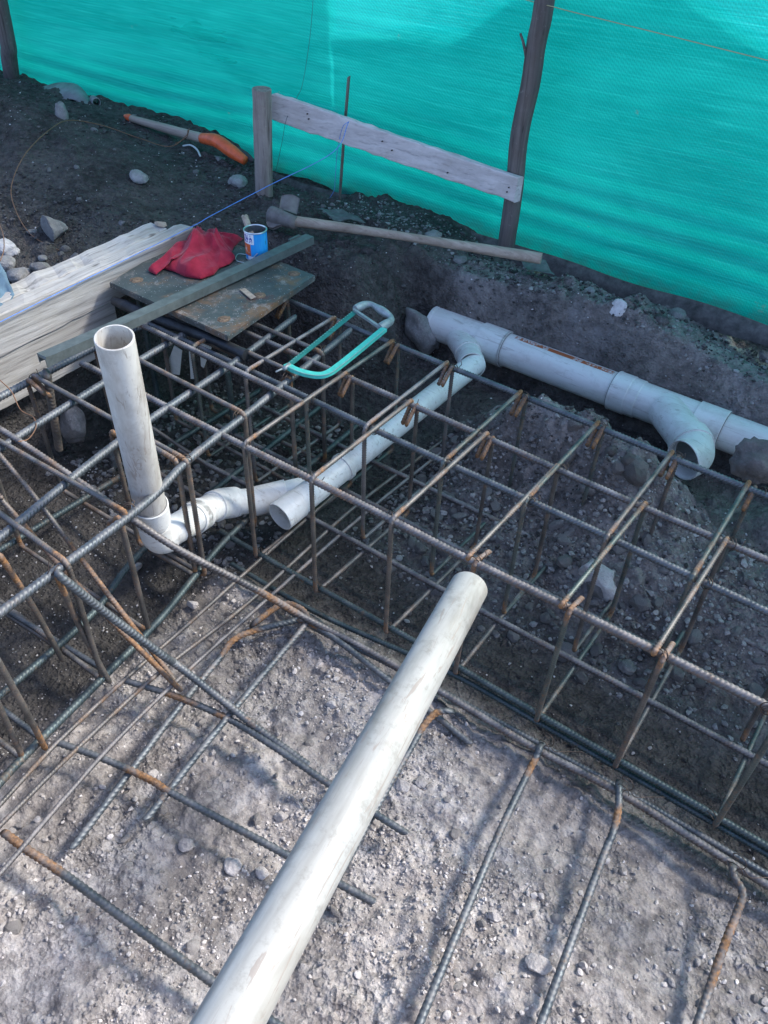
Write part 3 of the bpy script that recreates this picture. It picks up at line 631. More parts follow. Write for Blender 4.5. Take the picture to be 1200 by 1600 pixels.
H = [([at(90, 1160, z=-.425), at(160, 1185, z=-.425), at(230, 1216, z=-.425), at(270, 1240, z=-.425), at(400, 1310, z=-.425), at(580, 1408, z=-.425)], 'bar', 'bluish dowel with a rusty band, middle of three passing under the pipe', [(.20, .30, .9)]),
     ([at(195, 1063, z=-.425), at(280, 1090, z=-.425), at(360, 1125, z=-.425), at(430, 1168, z=-.425), at(517, 1227, z=-.425), at(631, 1300, z=-.43)], 'bar', 'bluish dowel, upper of three passing under the pipe, rusty near its bend', [(.12, .2, .9), (.26, .3, .5)]),
     ([at(5, 1300, z=-.425), at(40, 1326, z=-.425), at(100, 1366, z=-.425), at(200, 1440, z=-.425), at(340, 1540, z=-.43), at(440, 1607, z=-.43)], 'bar', 'thick dowel nearest the camera at lower left with a rusty first end', [(.0, .16, .8)]),
     ([at(395, 975, z=-.43), at(440, 945, z=-.425), at(468, 950, z=-.42), at(480, 966, z=-.415), at(470, 985, z=-.415), at(417, 1047, z=-.42), at(330, 1152, z=-.425), at(230, 1278, z=-.43)], 'bar', 'ribbed dowel hooked at the trench corner, free end on pale soil', [(.0, .20, .6)]),
     ([at(480, 965, z=-.44), at(400, 985, z=-.435), at(365, 1000, z=-.43), at(342, 1030, z=-.43), at(280, 1105, z=-.435), at(200, 1210, z=-.44), at(115, 1322, z=-.45)], 'bar', 'ribbed dowel with rusty bend lying left of the hooked one', [(.14, .26, .9)]),
     ([at(470, 968, z=-.41), at(492, 977, z=-.42), at(540, 1010, z=-.43), at(610, 1065, z=-.445), at(680, 1118, z=-.455), at(732, 1160, z=-.465)], 'bar', 'blue ribbed bar passing behind the white pipe just below the cage', [(.0, .05, .6)]),
     ([at(706, 1110, z=-.42), at(682, 1114, z=-.42), at(663, 1133, z=-.425), at(640, 1172, z=-.43), at(595, 1250, z=-.44), at(540, 1350, z=-.455), at(470, 1470, z=-.46)], 'bar', 'dowel with rusty elbow tucked along the right side of the white pipe', [(.03, .10, .95)]),
     ([at(845, 1165, z=ZB+.02), at(834, 1190, z=-.425), at(815, 1228, z=-.425), at(770, 1325, z=-.425), at(655, 1600, z=-.425), at(625, 1675, z=-.425)], 'bar', 'straight dowel nearest the pipe, first of three pointing at the camera', [(.03, .08, .95)]),
     ([at(967, 1222, z=ZB+.02), at(966, 1265, z=-.415), at(958, 1300, z=-.415), at(938, 1350, z=-.42), at(845, 1600, z=-.42), at(820, 1675, z=-.42)], 'bar', 'middle dowel of three pointing at the camera, cream stained bend', [(.05, .11, .6)]),
     ([at(1143, 1348, z=ZB+.015), at(1148, 1370, z=-.41), at(1160, 1396, z=-.405), at(1152, 1425, z=-.405), at(1130, 1482, z=-.41), at(1090, 1600, z=-.415), at(1065, 1675, z=-.42)], 'bar', 'rust speckled crooked dowel at the right, third of three', [(.0, .35, .35)])]
for i, (P, mt, lab, ru) in enumerate(H): loose(P, .0080 if i != 2 else .0088, mt, lab, ru, name='dowel_bar', pitch=.0130, skew=.45)
# stray bars and stakes
loose([at(820, 655, z=-.2), at(868, 672, z=-.2)], .0054, 'bar_green', 'short greenish bar end on the earth heap')
loose([at(900, 905, z=-.47), at(1000, 690, z=-.30)], .0055, 'hoop', 'thin bar leaning in the rubble beneath the cage')
loose([at(210, 650, z=-.3), at(360, 750, z=-.45)], .006, 'hoop', 'brown bar lying in the gravel behind the upright pipe')
for px_, py0, py1 in ((85, 590, 700), (440, 635, 0),):
    pass
loose([at(73, 582, x=-2.0), at(92, 700, x=-2.02)], .011, 'hoop', 'flat rusty steel stake standing between plank and cage')

# ---------------------------------------------------------------- plastic pipes
def line(a, b, n=2): a, b = np.array(a, float), np.array(b, float); return np.array([a+(b-a)*t for t in np.linspace(0, 1, n)])
def pipe(r_, name, a, b, r, mat, t=.0035, prof=None, n=2, P=None):
    mb = MB(); P = line(a, b, n) if P is None else fillet([tuple(p_) for p_ in P], .040, 12); o0 = r_.location
    pipe_vf(mb, P-np.array(o0[:]), r, t, 44, prof); return link(name, mb.mesh(name), MT[mat], r_)
# 1. loose foreground pipe, on the high bank at one end and over the cage edge at the other
a, b = np.array(at(733, 918, d=1.80)), np.array(at(362, 1590, d=1.035)); d_ = (b-a)/np.linalg.norm(b-a)
mb = MB(); P = line(a, a+d_*2.15, 10); pipe_vf(mb, P-a, .0415, .0032, 56)
# model the pipe in its own axis so that the streaks run along it
q = Vector((0, 1, 0)).rotation_difference(Vector(d_)); mb = MB(); pipe_vf(mb, line((0, 0, 0), (0, 2.15, 0), 10), .0415, .0032, 56)
fp = link('white_pipe', mb.mesh('white_pipe'), MT['pvc_fg'], None, a); fp.rotation_mode = 'QUATERNION'; fp.rotation_quaternion = q
tag(fp, 'long scuffed white pipe slanting from the bottom edge up to the cage', 'pipe')
# 2. upright stub with wye and elbow, joined to the buried run
up = root('upright_pipe', 'upright white drain pipe with open top, wye and elbow at its foot', 'pipe', at(240, 815, z=-.17))
s0, s1 = np.array(at(238, 806, d=2.2)), np.array(at(178.5, 527, d=1.72)); sd_ = (s1-s0)/np.linalg.norm(s1-s0)
pipe(up, 'pipe', s0-sd_*.03, s1, .0412, 'pvc', .004, n=6)
pipe(up, 'socket', s0-sd_*.09, s0+sd_*.045, .0465, 'pvc_new', .004, n=12, prof=[(0, -.005), (.45, -.005), (.55, 0), (1, 0)])
wy = s0-sd_*.085
pipe(up, 'wye_foot', wy+sd_*.03, wy-sd_*.035, .0425, 'pvc_new', .004, P=[wy+sd_*.05, wy, wy-sd_*.03+np.array([0, .01, 0]), wy-sd_*.045+np.array([.0, .035, 0])])
e = [wy-sd_*.02, np.array(at(290, 818, z=-.265)), np.array(at(316, 802, z=-.30))]
pipe(up, 'wye_branch', 0, 0, .0425, 'pvc_new', .004, P=e)
e2 = [np.array(at(300, 812, z=-.28)), np.array(at(326, 795, z=-.32)), np.array(at(345, 787, z=-.345)), np.array(at(364, 785, z=-.36))]
pipe(up, 'elbow', 0, 0, .0455, 'pvc_new', .004, P=e2, prof=[(0, .003), (.26, .003), (.30, -.0025), (.60, -.0025), (.64, .003), (1, .003)])
pipe(up, 'pipe', at(355, 786, z=-.353), at(440, 778, z=-.385), .040, 'pvc_new', n=4)
# 3. buried run with its open wye mouth
br = root('branch_pipe', 'white branch pipe under the cage bars with open mouth facing the camera', 'pipe', (-1.3, 1.9, -.35))
m0 = np.array(at(437, 808, z=-.355)); m1 = np.array(at(745, 566, z=-.262)); dd = (m1-m0)/np.linalg.norm(m1-m0)
pipe(br, 'pipe', m0+dd*.12, m1, .0405, 'pvc_new', n=8)
pipe(br, 'wye', m0, m0+dd*.30, .0450, 'pvc_new', .0035, n=30, prof=[(0, .003), (.24, .003), (.27, -.001), (.93, -.002), (.94, .002), (1, .002)])
pipe(br, 'wye_branch', at(395, 784, z=-.375), m0+dd*.20+np.array([0, 0, -.012]), .0425, 'pvc_new', n=5, prof=[(0, .004), (.45, .004), (.5, -.001), (1, -.002)])
# 4. big drain along the fence
bp = root('drain_pipe', 'big white drain pipe with orange printed stripe lying along the trench', 'pipe', (-.8, 2.56, -.28))
ax = lambda x, dz=0: np.array([x, 2.556, -.282+.0*x+dz])
pipe(bp, 'pipe', ax(-1.30), ax(-.70), .0635, 'pvc_new', n=10)
pipe(bp, 'pipe', ax(-.47), ax(.9), .0635, 'pvc_new', n=10)
pipe(bp, 'wye', ax(-1.585), ax(-1.245), .0660, 'pvc_new', n=40, prof=[(0, -.001), (.66, -.001), (.68, .0050), (1, .0050)])
pipe(bp, 'wye', ax(-.80), ax(-.40), .0660, 'pvc_new', n=40, prof=[(0, .005), (.15, .005), (.16, .0025), (.24, .0025), (.26, -.001), (.74, -.001), (.76, .0045), (1, .0045)])
def elbow_path(x0, ln, turn=.11, dz=0.0, drop=-.02):
    c = ax(x0); a1 = c+np.array([.02, -.02, .01]); a2 = c+np.array([ln*.707, -ln*.707, dz]); a3 = a2+np.array([.35*turn, -.85*turn, drop*.5]); a4 = a3+np.array([-.02, -.75*turn, drop]); return a1, a2, a3, a4
a1, a2, a3, a4 = elbow_path(-.62, .25, .060, .02, .0)
pipe(bp, 'wye_branch', a1, a2, .0625, 'pvc_new', n=20)
pipe(bp, 'elbow', 0, 0, .0650, 'pvc_new', .0035, P=[a2-np.array([.03, -.03, 0]), a2, a3, a4], prof=[(0, .0045), (.3, .0045), (.34, 0), (.9, 0), (.92, .002), (1, .002)])
a1 = ax(-1.47)+np.array([0, -.01, -.01]); a2 = np.array([-1.355, 2.45, -.285])
pipe(bp, 'wye_branch', a1, a2, .0490, 'pvc_new', n=12)
pipe(bp, 'elbow', 0, 0, .0475, 'pvc_new', .0035, P=[a2-np.array([.02, -.02, 0]), a2+np.array([.01, -.01, 0]), np.array([-1.305, 2.39, -.275]), m1+dd*-.03], prof=[(0, .0045), (.25, .0045), (.3, 0), (.7, -.001), (.74, .003), (1, .003)])
MT['seam'] = m_plain('glue_seam', (.22, .22, .21), .6)
def collar(r_, c, d, r, ln=.014, ex=.0045):
    c, d = np.array(c, float), np.array(d, float); d /= np.linalg.norm(d); mb = MB(); pipe_vf(mb, line(c-d*ln/2, c+d*ln/2, 3)-np.array(r_.location[:]), r+ex, .003+ex, 44); link('socket', mb.mesh('socket'), MT['pvc_new'], r_)
    mb = MB(); pipe_vf(mb, line(c+d*ln/2, c+d*(ln/2+.0022), 2)-np.array(r_.location[:]), r+ex*.5, .003, 44); link('glue_seam', mb.mesh('glue_seam'), MT['seam'], r_)
cA = np.array(at(300, 812, z=-.28)); cB = np.array(at(326, 795, z=-.32)); cC = np.array(at(364, 785, z=-.36))
collar(up, cA+(cB-cA)*.25, cB-cA, .0455, .03, .003); collar(up, cC+(cC-cB)*.05, cC-cB, .0430, .02, .0045)
collar(up, s0+sd_*.045, sd_, .0425, .008, .0045)
for xx in (-1.245, -.47+.07): collar(bp, ax(xx-.004), (1, 0, 0), .0665, .010, .0045)
collar(bp, ax(-.80+.004), (-1, 0, 0), .0675, .010, .0045); collar(bp, ax(-1.575), (-1, 0, 0), .0635, .016, .003)
# printed stripe: a thin curved film on the pipe, with illegible pale print
n_ = NB('orange_print', .5); v = n_.co()
cx_ = n_.n('ShaderNodeSeparateXYZ'); n_.L(v, cx_.inputs[0])
pr = n_.noise(n_.co(scale=(95, 40, 300)), 1.0, 1, .4)
msk = n_.math('MULTIPLY', n_.math('GREATER_THAN', pr, .52), n_.math('GREATER_THAN', n_.noise(n_.co(scale=(7, .1, .1)), 1.0, 0), .47))
n_.col(n_.mix(n_.math('MULTIPLY', msk, .8), (.42, .12, .045), (.62, .58, .54)))
MT['print'] = n_.m
def stripe(x0, x1, t0, t1, mt, name='printed_stripe', r=.0640):
    th = np.radians(np.linspace(t0, t1, 7)); xs_ = np.linspace(x0, x1, 12); V = np.array([[x, 2.556+r*math.cos(t), -.282+r*math.sin(t)] for x in xs_ for t in th])-np.array(bp.location[:])
    i = (np.arange(11)[:, None]*7+np.arange(6)[None]).ravel(); return link(name, np_mesh(name, V, np.stack([i, i+1, i+8, i+7], -1)), MT[mt], bp)
stripe(-1.215, -.815, 78, 98, 'print')
MT['letter'] = m_plain('white_print', (.75, .72, .68), .5); MT['dark_print'] = m_plain('dark_print', (.22, .24, .27), .6)
def mark_ring(x, th, rr, w_, mt, sx=1.0):
    """a small printed oval on the pipe wall"""
    r = .0642; V, Fq = [], []; n = 12
    for k in range(n):
        for q in (rr, rr-w_):
            t = 2*math.pi*k/n; V.append([x+sx*q*math.cos(t), 2.556+r*math.cos(math.radians(th)+q*math.sin(t)/r), -.282+r*math.sin(math.radians(th)+q*math.sin(t)/r)])
    for k in range(n): a_, b_ = 2*k, 2*((k+1) % n); Fq.append([a_, b_, b_+1, a_+1])
    return link('printed_mark', np_mesh('printed_mark', np.array(V)-np.array(bp.location[:]), Fq), MT[mt], bp)
for k in range(4): mark_ring(-1.20+k*.023, 88, .0068, .0030, 'letter', 1.2)
mark_ring(-.845, 88, .0055, .002, 'letter', 3.6)
mark_ring(-.285, 172, .012, .003, 'dark_print', .8); mark_ring(-.25, 170, .009, .003, 'dark_print', .7)

# ---------------------------------------------------------------- fence
def m_net(thin=False):
    n = NB('green_net', .7, 0, .12); v = n.co()
    s1_ = n.noise(n.co(scale=(.8, 1, 14), rot=(0, .03, 0)), 1.0, 7, .75, .5); s2_ = n.noise(n.co(scale=(3.5, 1, 130), rot=(0, -.04, 0)), 1.0, 5, .75, .3); s3_ = n.noise(n.co(scale=(6, 1, 6)), 1.0, 3, .6)
    c = n.mix(n.ramp(s1_, (.30, 0.0), (.70, 1.0)), (.004, .30, .285), (.010, .40, .385))
    c = n.mix(n.ramp(s2_, (.50, 0.0), (.70, .55)), c, (.07, .62, .60)); c = n.mix(n.ramp(s2_, (.28, .45), (.44, 0.0)), c, (.002, .24, .225))
    c = n.mix(n.ramp(n.noise(n.co(scale=(.7, 1, 2.2)), 1.0, 5, .7, .6), (.42, 0.0), (.70, .55)), c, (.05, .62, .58))
    wf = n.n('ShaderNodeTexWave', wave_type='BANDS', bands_direction='DIAGONAL'); n.L(n.co(scale=(1, 1, 1.3)), wf.inputs[0]); wf.inputs['Scale'].default_value = 34; wf.inputs['Distortion'].default_value = 2.5; wf.inputs['Detail'].default_value = 3; wf.inputs['Detail Scale'].default_value = 2
    c = n.mix(n.math('MULTIPLY', wf.outputs[1], .30), c, (.002, .22, .20))
    c = n.mix(n.ramp(n.noise(v, 5.5, 6, .8), (.665, 0.0), (.71, .7)), c, (.26, .25, .235))
    sz = n.n('ShaderNodeSeparateXYZ'); n.L(v, sz.inputs[0]); low = n.math('MULTIPLY', n.ramp(n.math('ADD', sz.outputs[2], .2), (.09, 1.0), (.17, 0.0)), n.ramp(n.noise(v, 14, 4), (.4, 0.0), (.6, 1.0)))
    c = n.mix(n.math('MULTIPLY', low, .45), c, (.12, .13, .12))
    n.col(c)
    tr = n.n('ShaderNodeBsdfTranslucent'); n.L(n.mix(1.0, c, (.6, 1.08, 1.0), 'MULTIPLY'), tr.inputs[0])
    tp = n.n('ShaderNodeBsdfTransparent'); tp.inputs[0].default_value = (.5, 1, .95, 1)
    # woven tape: rows of tiny gaps
    wv = n.n('ShaderNodeTexWave', wave_type='BANDS', bands_direction='Z'); n.L(v, wv.inputs[0]); wv.inputs['Scale'].default_value = 26; wv.inputs['Distortion'].default_value = 1.6; wv.inputs['Detail'].default_value = 2
    wx = n.n('ShaderNodeTexWave', wave_type='BANDS', bands_direction='X'); n.L(v, wx.inputs[0]); wx.inputs['Scale'].default_value = 40; wx.inputs['Distortion'].default_value = .6
    ms = n.n('ShaderNodeMixShader'); ms.inputs[0].default_value = .58; n.L(n.b.outputs[0], ms.inputs[1]); n.L(tr.outputs[0], ms.inputs[2])
    m2 = n.n('ShaderNodeMixShader'); gap = n.math('MULTIPLY', n.math('MULTIPLY', wv.outputs[1], wx.outputs[1]), .16); gap = n.math('ADD', gap, .42 if thin else .02); n.L(gap, m2.inputs[0]); n.L(ms.outputs[0], m2.inputs[1]); n.L(tp.outputs[0], m2.inputs[2])
    out = [q for q in n.t.nodes if q.type == 'OUTPUT_MATERIAL'][0]; n.L(m2.outputs[0], out.inputs[0])
    b = n.bump(s1_, .010, .25); b = n.bump(s2_, .004, .6, b); b2 = n.bump(n.math('MULTIPLY', wv.outputs[1], wx.outputs[1]), .001, .5, b); n.L(b2, tr.inputs['Normal']); return n.m
NX, NZ = 560, 190
FX0, FX1, FZ0, FZ1 = -9.0, 3.2, -.12, 1.72
ux = np.linspace(FX0, FX1, NX); uz = np.linspace(0, 1, NZ); UX, UZ = np.meshgrid(ux, uz)
zz = FZ0+(FZ1-FZ0)*UZ
PX = [-4.74, -1.47, 1.75]
def net_y(x, z):
    dp = np.min([np.abs(x-p) for p in PX], axis=0); belly = ss(0, 1.2, dp)
    y = 3.035+.035*belly*np.sin(z*2.2+.6)+.005*fbm(x*.7, z*9, 3, 301)*(.3+belly)+.0034*fbm(x*1.6, z*34, 3, 305)+.004*np.sin(x*2.1+z*5)
    fold = bump(z, 0*z, .06, 0, .15, 1); y = y-.013*fold*np.sin((z+.02*x+.012*np.sin(x*3))*70)*(.4+.6*vn(x*1.2, z*3, 7))
    return y
sagz = 0*UX
hem = (.018*fbm(UX*3, 0*UX, 3, 310)+.012*fbm(UX*11, 0*UX, 2, 311))*ss(.06, 0, UZ)
YN = net_y(UX, zz+.045*np.sin(UX*.9))
ZN = zz+sagz+hem
ii = (np.arange(NZ-1)[:, None]*NX+np.arange(NX-1)[None]).ravel()
nr = root('net_fence', 'translucent turquoise shade net fence stretched behind the trench', 'fence', (-1.5, 3.03, 0))
MT['net'] = m_net(); MT['net2'] = m_net(True)
me = np_mesh('net', np.stack([UX, YN, ZN], -1)-np.array(nr.location[:]), np.stack([ii, ii+1, ii+NX+1, ii+NX], -1)); link('net', me, MT['net'], nr)
# a second net layer overlaps behind the first, except for a gap at the top
def strip2(xs, tops): 
    V, Fq = [], []
    for x, t in zip(xs, tops):
        for k in range(9): V.append([x, 3.085+.01*math.sin(x*3+k), -.10+(t+.10)*k/8])
    for i in range(len(xs)-1):
        for k in range(8): a0 = i*9+k; Fq.append([a0, a0+9, a0+10, a0+1])
    return np.array(V), Fq
for xs2, tp3 in ((np.linspace(-9, -2.50, 40), [1.70]*40), (np.linspace(-2.495, -1.585, 14), list(np.interp(np.linspace(-2.495, -1.585, 14), [-2.5, -2.1, -1.85, -1.58], [.53, .62, .64, .84]))), (np.linspace(-1.58, 3.2, 40), list(np.interp(np.linspace(-1.58, 3.2, 40), [-1.58, -1.2, -.95, -.5, 3.2], [.86, 1.0, .84, .66, .5])))):
    V, Fq = strip2(xs2, tp3); link('net_overlap', np_mesh('net_overlap', V-np.array(nr.location[:]), Fq), MT['net2'], nr)
# muddy hem rope / strip under the net
MT['mudhem'] = m_plain('muddy_strip', (.10, .095, .09), .95, 0, .5, 30, .004)
xs_ = np.linspace(-4.4, 1.2, 320); rowsV = []
for x in xs_:
    zb = float(-.118+.018*vn(x*3, 0, 9)-.02*math.sin((x+1.47)/3.25*math.pi)**2)
    y0 = 3.012+.012*float(fbm(np.array([x*2.2]), np.array([.5]), 3, 320)[0]); wv_ = .035+.02*float(fbm(np.array([x*5.]), np.array([2.]), 2, 322)[0])
    rowsV.append([[x, y0+.014, zb+.018], [x, y0-.002, zb+.006], [x, y0-.016, zb-wv_*.6], [x, y0-.02, zb-wv_-.015]])
V = np.array(rowsV).reshape(-1, 3)-np.array(nr.location[:]); i = (np.arange(319)[:, None]*4+np.arange(3)[None]).ravel()
link('hem', np_mesh('hem', V, np.stack([i, i+4, i+5, i+1], -1)), MT['mudhem'], nr)

def trunk_post(name, P, r, mat, label, cat='post', ns=14, seed=0, knots=3):
    Q, s = resample(spline([tuple(p) for p in P]), .02); th = np.arange(ns)/ns*2*np.pi
    rr = r*(1+.06*fbm(s[:, None]*5+0*th[None], np.cos(th)[None]*1.3+np.sin(th)[None]*.7+0*s[:, None], 3, seed)+.03*fbm(s[:, None]*30+0*th[None], 4*np.cos(th)[None]+0*s[:, None], 2, seed+3))
    c = Q[0].copy(); mb = MB(); V, Fq = tube_vf(Q-c, rr, ns); mb.add(V, Fq); me = mb.mesh(name); o = link(name, me, MT[mat], None, c)
    return tag(o, label, cat)
tp_ = trunk_post('fence_post', [at(790, 392, y=2.93), at(803, 300, y=2.93), at(812, 210, y=2.93), at(829, 130, y=2.93), at(838, 70, y=2.93), at(851, 0, y=2.93), at(872, -200, y=2.96), (-1.45, 2.97, 1.74)], .034, 'post', 'tall dark crooked timber post in front of the net', seed=5)
mb = MB(); P = spline([at(822, 118, y=2.92), at(822, 92, y=2.91), at(818, 68, y=2.90), at(813, 52, y=2.9)]); V, Fq = tube_vf(P-np.array(tp_.location[:]), np.linspace(.006, .004, len(P)), 8); mb.add(V, Fq); link('bark_strip', mb.mesh('bark_strip'), MT['post'], tp_)
trunk_post('fence_post', [at(22, 150, y=2.95), at(14, 90, y=2.95), at(3, 20, y=2.95), (-4.68, 2.97, 1.7)], .042, 'post', 'dark timber post at the left edge of the net', seed=9)
sp = trunk_post('short_post', [at(413, 322, y=2.60), at(411, 230, y=2.60), at(409, 139, y=2.60)], .0385, 'post2', 'short round stake post holding the left end of the batter board', seed=13, ns=18)
# batter board
pA, pB = at(424, 146, y=2.66), at(809, 278, y=2.875); pA2, pB2 = at(424, 188, y=2.66), at(803, 316, y=2.875)
def slab(name, q, thick_dir, mat, label=None, cat=None, parent=None, seg=30, jag=.0015, seed=0):
    """a sawn board from four face corners (start top, end top, start bottom, end bottom) and a thickness vector"""
    a_, b_, c_, d2 = [np.array(p, float) for p in q]; td = np.array(thick_dir, float); rs = np.random.RandomState(seed); o0 = (a_+d2)/2; V = []
    for k in range(seg+1):
        t = k/seg; u_ = a_+(b_-a_)*t; l_ = c_+(d2-c_)*t; ax_ = (b_-a_)/np.linalg.norm(b_-a_); ed = (l_-u_)/np.linalg.norm(l_-u_)
        j = [jag*rs.normal() for _ in range(4)]
        bev = .004*1.0
        ring = [u_+ed*(j[0]+bev), u_+ed*j[0]+td*bev/np.linalg.norm(td), u_+td-td*bev/np.linalg.norm(td)+ed*j[1], u_+td+ed*(j[1]+bev), l_+td+ed*(j[2]-bev), l_+td-td*bev/np.linalg.norm(td)+ed*j[2], l_+td*bev/np.linalg.norm(td)+ed*j[3], l_+ed*(j[3]-bev)]
        if k in (0, seg): ring = [p+ax_*rs.normal()*jag for p in ring]
        V += [p-o0 for p in ring]
    ns = 8; i = np.arange(seg)[:, None]*ns; j = np.arange(ns)[None]; k = (j+1) % ns; Fq = np.stack([i+j, i+k, i+ns+k, i+ns+j], -1).reshape(-1, 4).tolist()
    for base, rev in ((0, True), (seg*ns, False)):
        for f in ([0, 1, 2, 3], [0, 3, 4, 7], [4, 5, 6, 7]): f = [base+x for x in f]; Fq.append(f[::-1] if rev else f)
    me = np_mesh(name, np.array(V), Fq, None, False); o = link(name, me, MT[mat], parent, o0 if parent is None else Vector(o0)-parent.location)
    return tag(o, label, cat) if label else o
bb = slab('batter_board', (pA, pB, pA2, pB2), (.012, .026, 0), 'board', 'pinkish grey board nailed between the short post and the tall post', 'board', seed=3)
MT['nail'] = m_plain('nail_steel', (.06, .05, .05), .5, .7)
for u_, v_ in ((480, 178), (482, 186), (597, 221), (699, 270), (792, 300), (795, 293), (612, 235)):
    t = (u_-424)/(806-424); yy = 2.66+t*.215; p = at(u_, v_, y=yy-.001); mb = MB(); cyl(mb, (0, -.002, 0), (0, .004, 0), .0028, ns=8); o = link('nail', mb.mesh('nail'), MT['nail'], bb, p-bb.location)
P = [at(530, 322, y=2.80), at(537, 220, y=2.80), at(545, 120, y=2.80)]
loose(P, .0058, 'hoop', 'thin rusty rebar stake standing behind the batter board', pitch=.0085)
# strings and wires
MT['blue_string'] = m_plain('blue_string', (.10, .24, .62), .7); MT['dark_string'] = m_plain('dark_thread', (.03, .06, .09), .7); MT['tan_string'] = m_plain('tan_string', (.35, .30, .16), .8); MT['wire_rust'] = m_plain('rusty_wire', (.22, .12, .07), .6, .4)
def string(name, P, r, mt, label, cat): P = [Vector(p) for p in P]; c = P[0].copy(); o = link(name, wpath([p-c for p in P], r).mesh(name), MT[mt], None, c); return tag(o, label, cat)
string('string_line', [at(-20, 516, x=-2.285)+Vector((.008, 0, .01)), at(150, 430, x=-2.287)+Vector((.008, 0, .008)), at(300, 354, z=.115), at(330, 337, z=.13), at(420, 290, y=2.40), at(520, 238, y=2.60), at(545, 190, y=2.715)], .0016, 'blue_string', 'taut blue setting-out string from the plank up to the batter board', 'string')
string('thread', [at(490, -10, y=2.96), at(484, 60, y=2.96), at(473, 130, y=2.96), at(464, 152, y=2.9), at(448, 185, y=2.66), at(440, 225, y=2.7), at(432, 262, y=2.75), at(425, 275, y=2.78)], .0009, 'dark_string', 'dark thread hanging down the net over the board', 'thread')
string('string_tail', [at(545, 190, y=2.715), at(535, 200, y=2.70), at(527, 236, y=2.75), at(524, 275, y=2.78), at(522, 297, y=2.79), at(514, 312, y=2.78), at(516, 318, y=2.78)], .0011, 'blue_string', 'loose blue string end dangling below the board', 'string')
string('cord', [at(700, -34, y=2.96), at(830, 2, y=2.95), at(862, 10, y=2.89), at(900, 20, y=2.95), at(1050, 57, y=2.96), at(1210, 97, y=2.96)], .0014, 'tan_string', 'thin tan cord running across the net at upper right', 'cord')
string('wire', [at(294, 203, y=2.76), at(290, 213, y=2.76)]+[on_ground(a_, b_, l_) for a_, b_, l_ in ((264, 229, .02), (215, 215, .03), (160, 196, .03), (110, 188, .03), (80, 201, .03), (40, 240, .03), (18, 290, .025), (25, 330, .02), (50, 368, .015), (98, 394, .0))], .0022, 'wire_rust', 'springy rusty wire looping across the black mound', 'wire')
string('wire', [at(-3, 345, z=.06), at(5, 368, z=.06), at(6, 390, z=.07), at(0, 408, z=.06)], .0018, 'wire_rust', 'short brown wire over the white pitted rock', 'wire')
string('wire', [at(0, 594, x=-2.0), at(18, 612, x=-1.98), at(32, 640, x=-1.93), at(52, 652, x=-1.88), at(56, 668, x=-1.83), at(44, 686, x=-1.8), at(28, 690, x=-1.8)], .0016, 'wire_rust', 'brown tie wire curling off the plank onto the left cage', 'wire')
for k, (px, py, z) in enumerate(((835, 850, -.44), (1055, 860, -.44), (1010, 905, -.45), (915, 860, -.42))):
    p = at(px, py, z=z); string('string_scrap', [p+Vector((rnd.uniform(-.04, .04), rnd.uniform(-.03, .03), .012+rnd.uniform(0, .02))) for _ in range(5)], .0012, 'blue_string', ('tangled blue string scrap in gravel behind the cage, leftmost', 'blue string scrap in gravel right of the square block, upper', 'blue string scrap in gravel under the third bar, lower', 'blue string scrap beside the square-edged block')[k], 'string')
for k, (px, py, lab) in enumerate(((848, 1168, 'wire tails twisted over the first dowel tie'), (972, 1238, 'wire tails twisted over the middle dowel tie'), (1148, 1362, 'wire tails twisted over the right-hand dowel tie'))):
    p = at(px, py, z=-.405); string('tie_tail', [p, p+Vector((.01, .01, .01)), p+Vector((.03, .0, .012)), p+Vector((.055, .02, .01)), p+Vector((.085, .045, .006))], .0010, 'wire', lab, 'wire')
    string('tie_loop', [p+Vector((.016*math.cos(a_), .004*a_, .016*math.sin(a_))) for a_ in np.linspace(0, 11, 24)], .0010, 'wire', lab.replace('tails twisted over', 'coil wound round'), 'wire')

# ---------------------------------------------------------------- planks
pr_ = root('plank_form', 'weathered pale timber form of stacked planks at the left', 'timber form', (-2.3, 1.1, -.05))
def plk(name, x0, x1, y0, y1, z0, z1, seed, tilt=0.0, jag=.0022, sl=0.0):
    o = slab(name, ((x0, y0, z1), (x0+tilt, y1, z1+sl), (x0-.004, y0, z0), (x0+tilt-.004, y1, z0+sl)), (x1-x0, 0, 0), 'plank', parent=pr_, seg=50, jag=jag, seed=seed); return o
plk('plank', -2.29, -2.355, .1, 1.99, -.078, .052, 1, 0, .0016, .045)
plk('plank', -2.362, -2.452, .1, 1.93, -.07, .047, 2, .0, .0030, .045)
plk('plank', -2.300, -2.36, .1, 1.60, -.265, -.084, 4, .0, .0012, .045)
mb = MB(); V, Fc = rockV(2, 77); me = np_mesh('broken_end', V*np.array([.03, .035, .012]), Fc, {'tint': np.full(len(V), .5)}, False); link('broken_end', me, MT['handle'], pr_, Vector((-2.40, 1.93, .098))-pr_.location)

# ---------------------------------------------------------------- steel base plate
def m_plate():
    n = NB('painted_steel_plate', .45, .3, .5); v = n.co(); a = n.noise(v, 5, 6, .72, .3); c = n.mix(n.ramp(n.noise(v, 9, 4), (.35, 0.0), (.65, 1.0)), (.055, .068, .068), (.10, .115, .112))
    c = n.mix(n.ramp(a, (.50, 0.0), (.62, .85)), c, (.22, .125, .065)); c = n.mix(n.ramp(n.noise(v, 7, 5, .7, .8), (.60, 0.0), (.66, .9)), c, (.11, .055, .05))
    c = n.mix(n.ramp(n.noise(n.co(scale=(1, 1, 1)), 11, 7, .85), (.54, 0.0), (.64, .8)), c, (.34, .31, .29)); d = n.vor(v, 90); c = n.mix(n.math('LESS_THAN', d, .11), c, (.6, .62, .62)); n.col(c)
    n.rough(n.math('ADD', .35, n.math('MULTIPLY', a, .4))); n.bump(n.noise(v, 60, 4), .0015, .7); return n.m
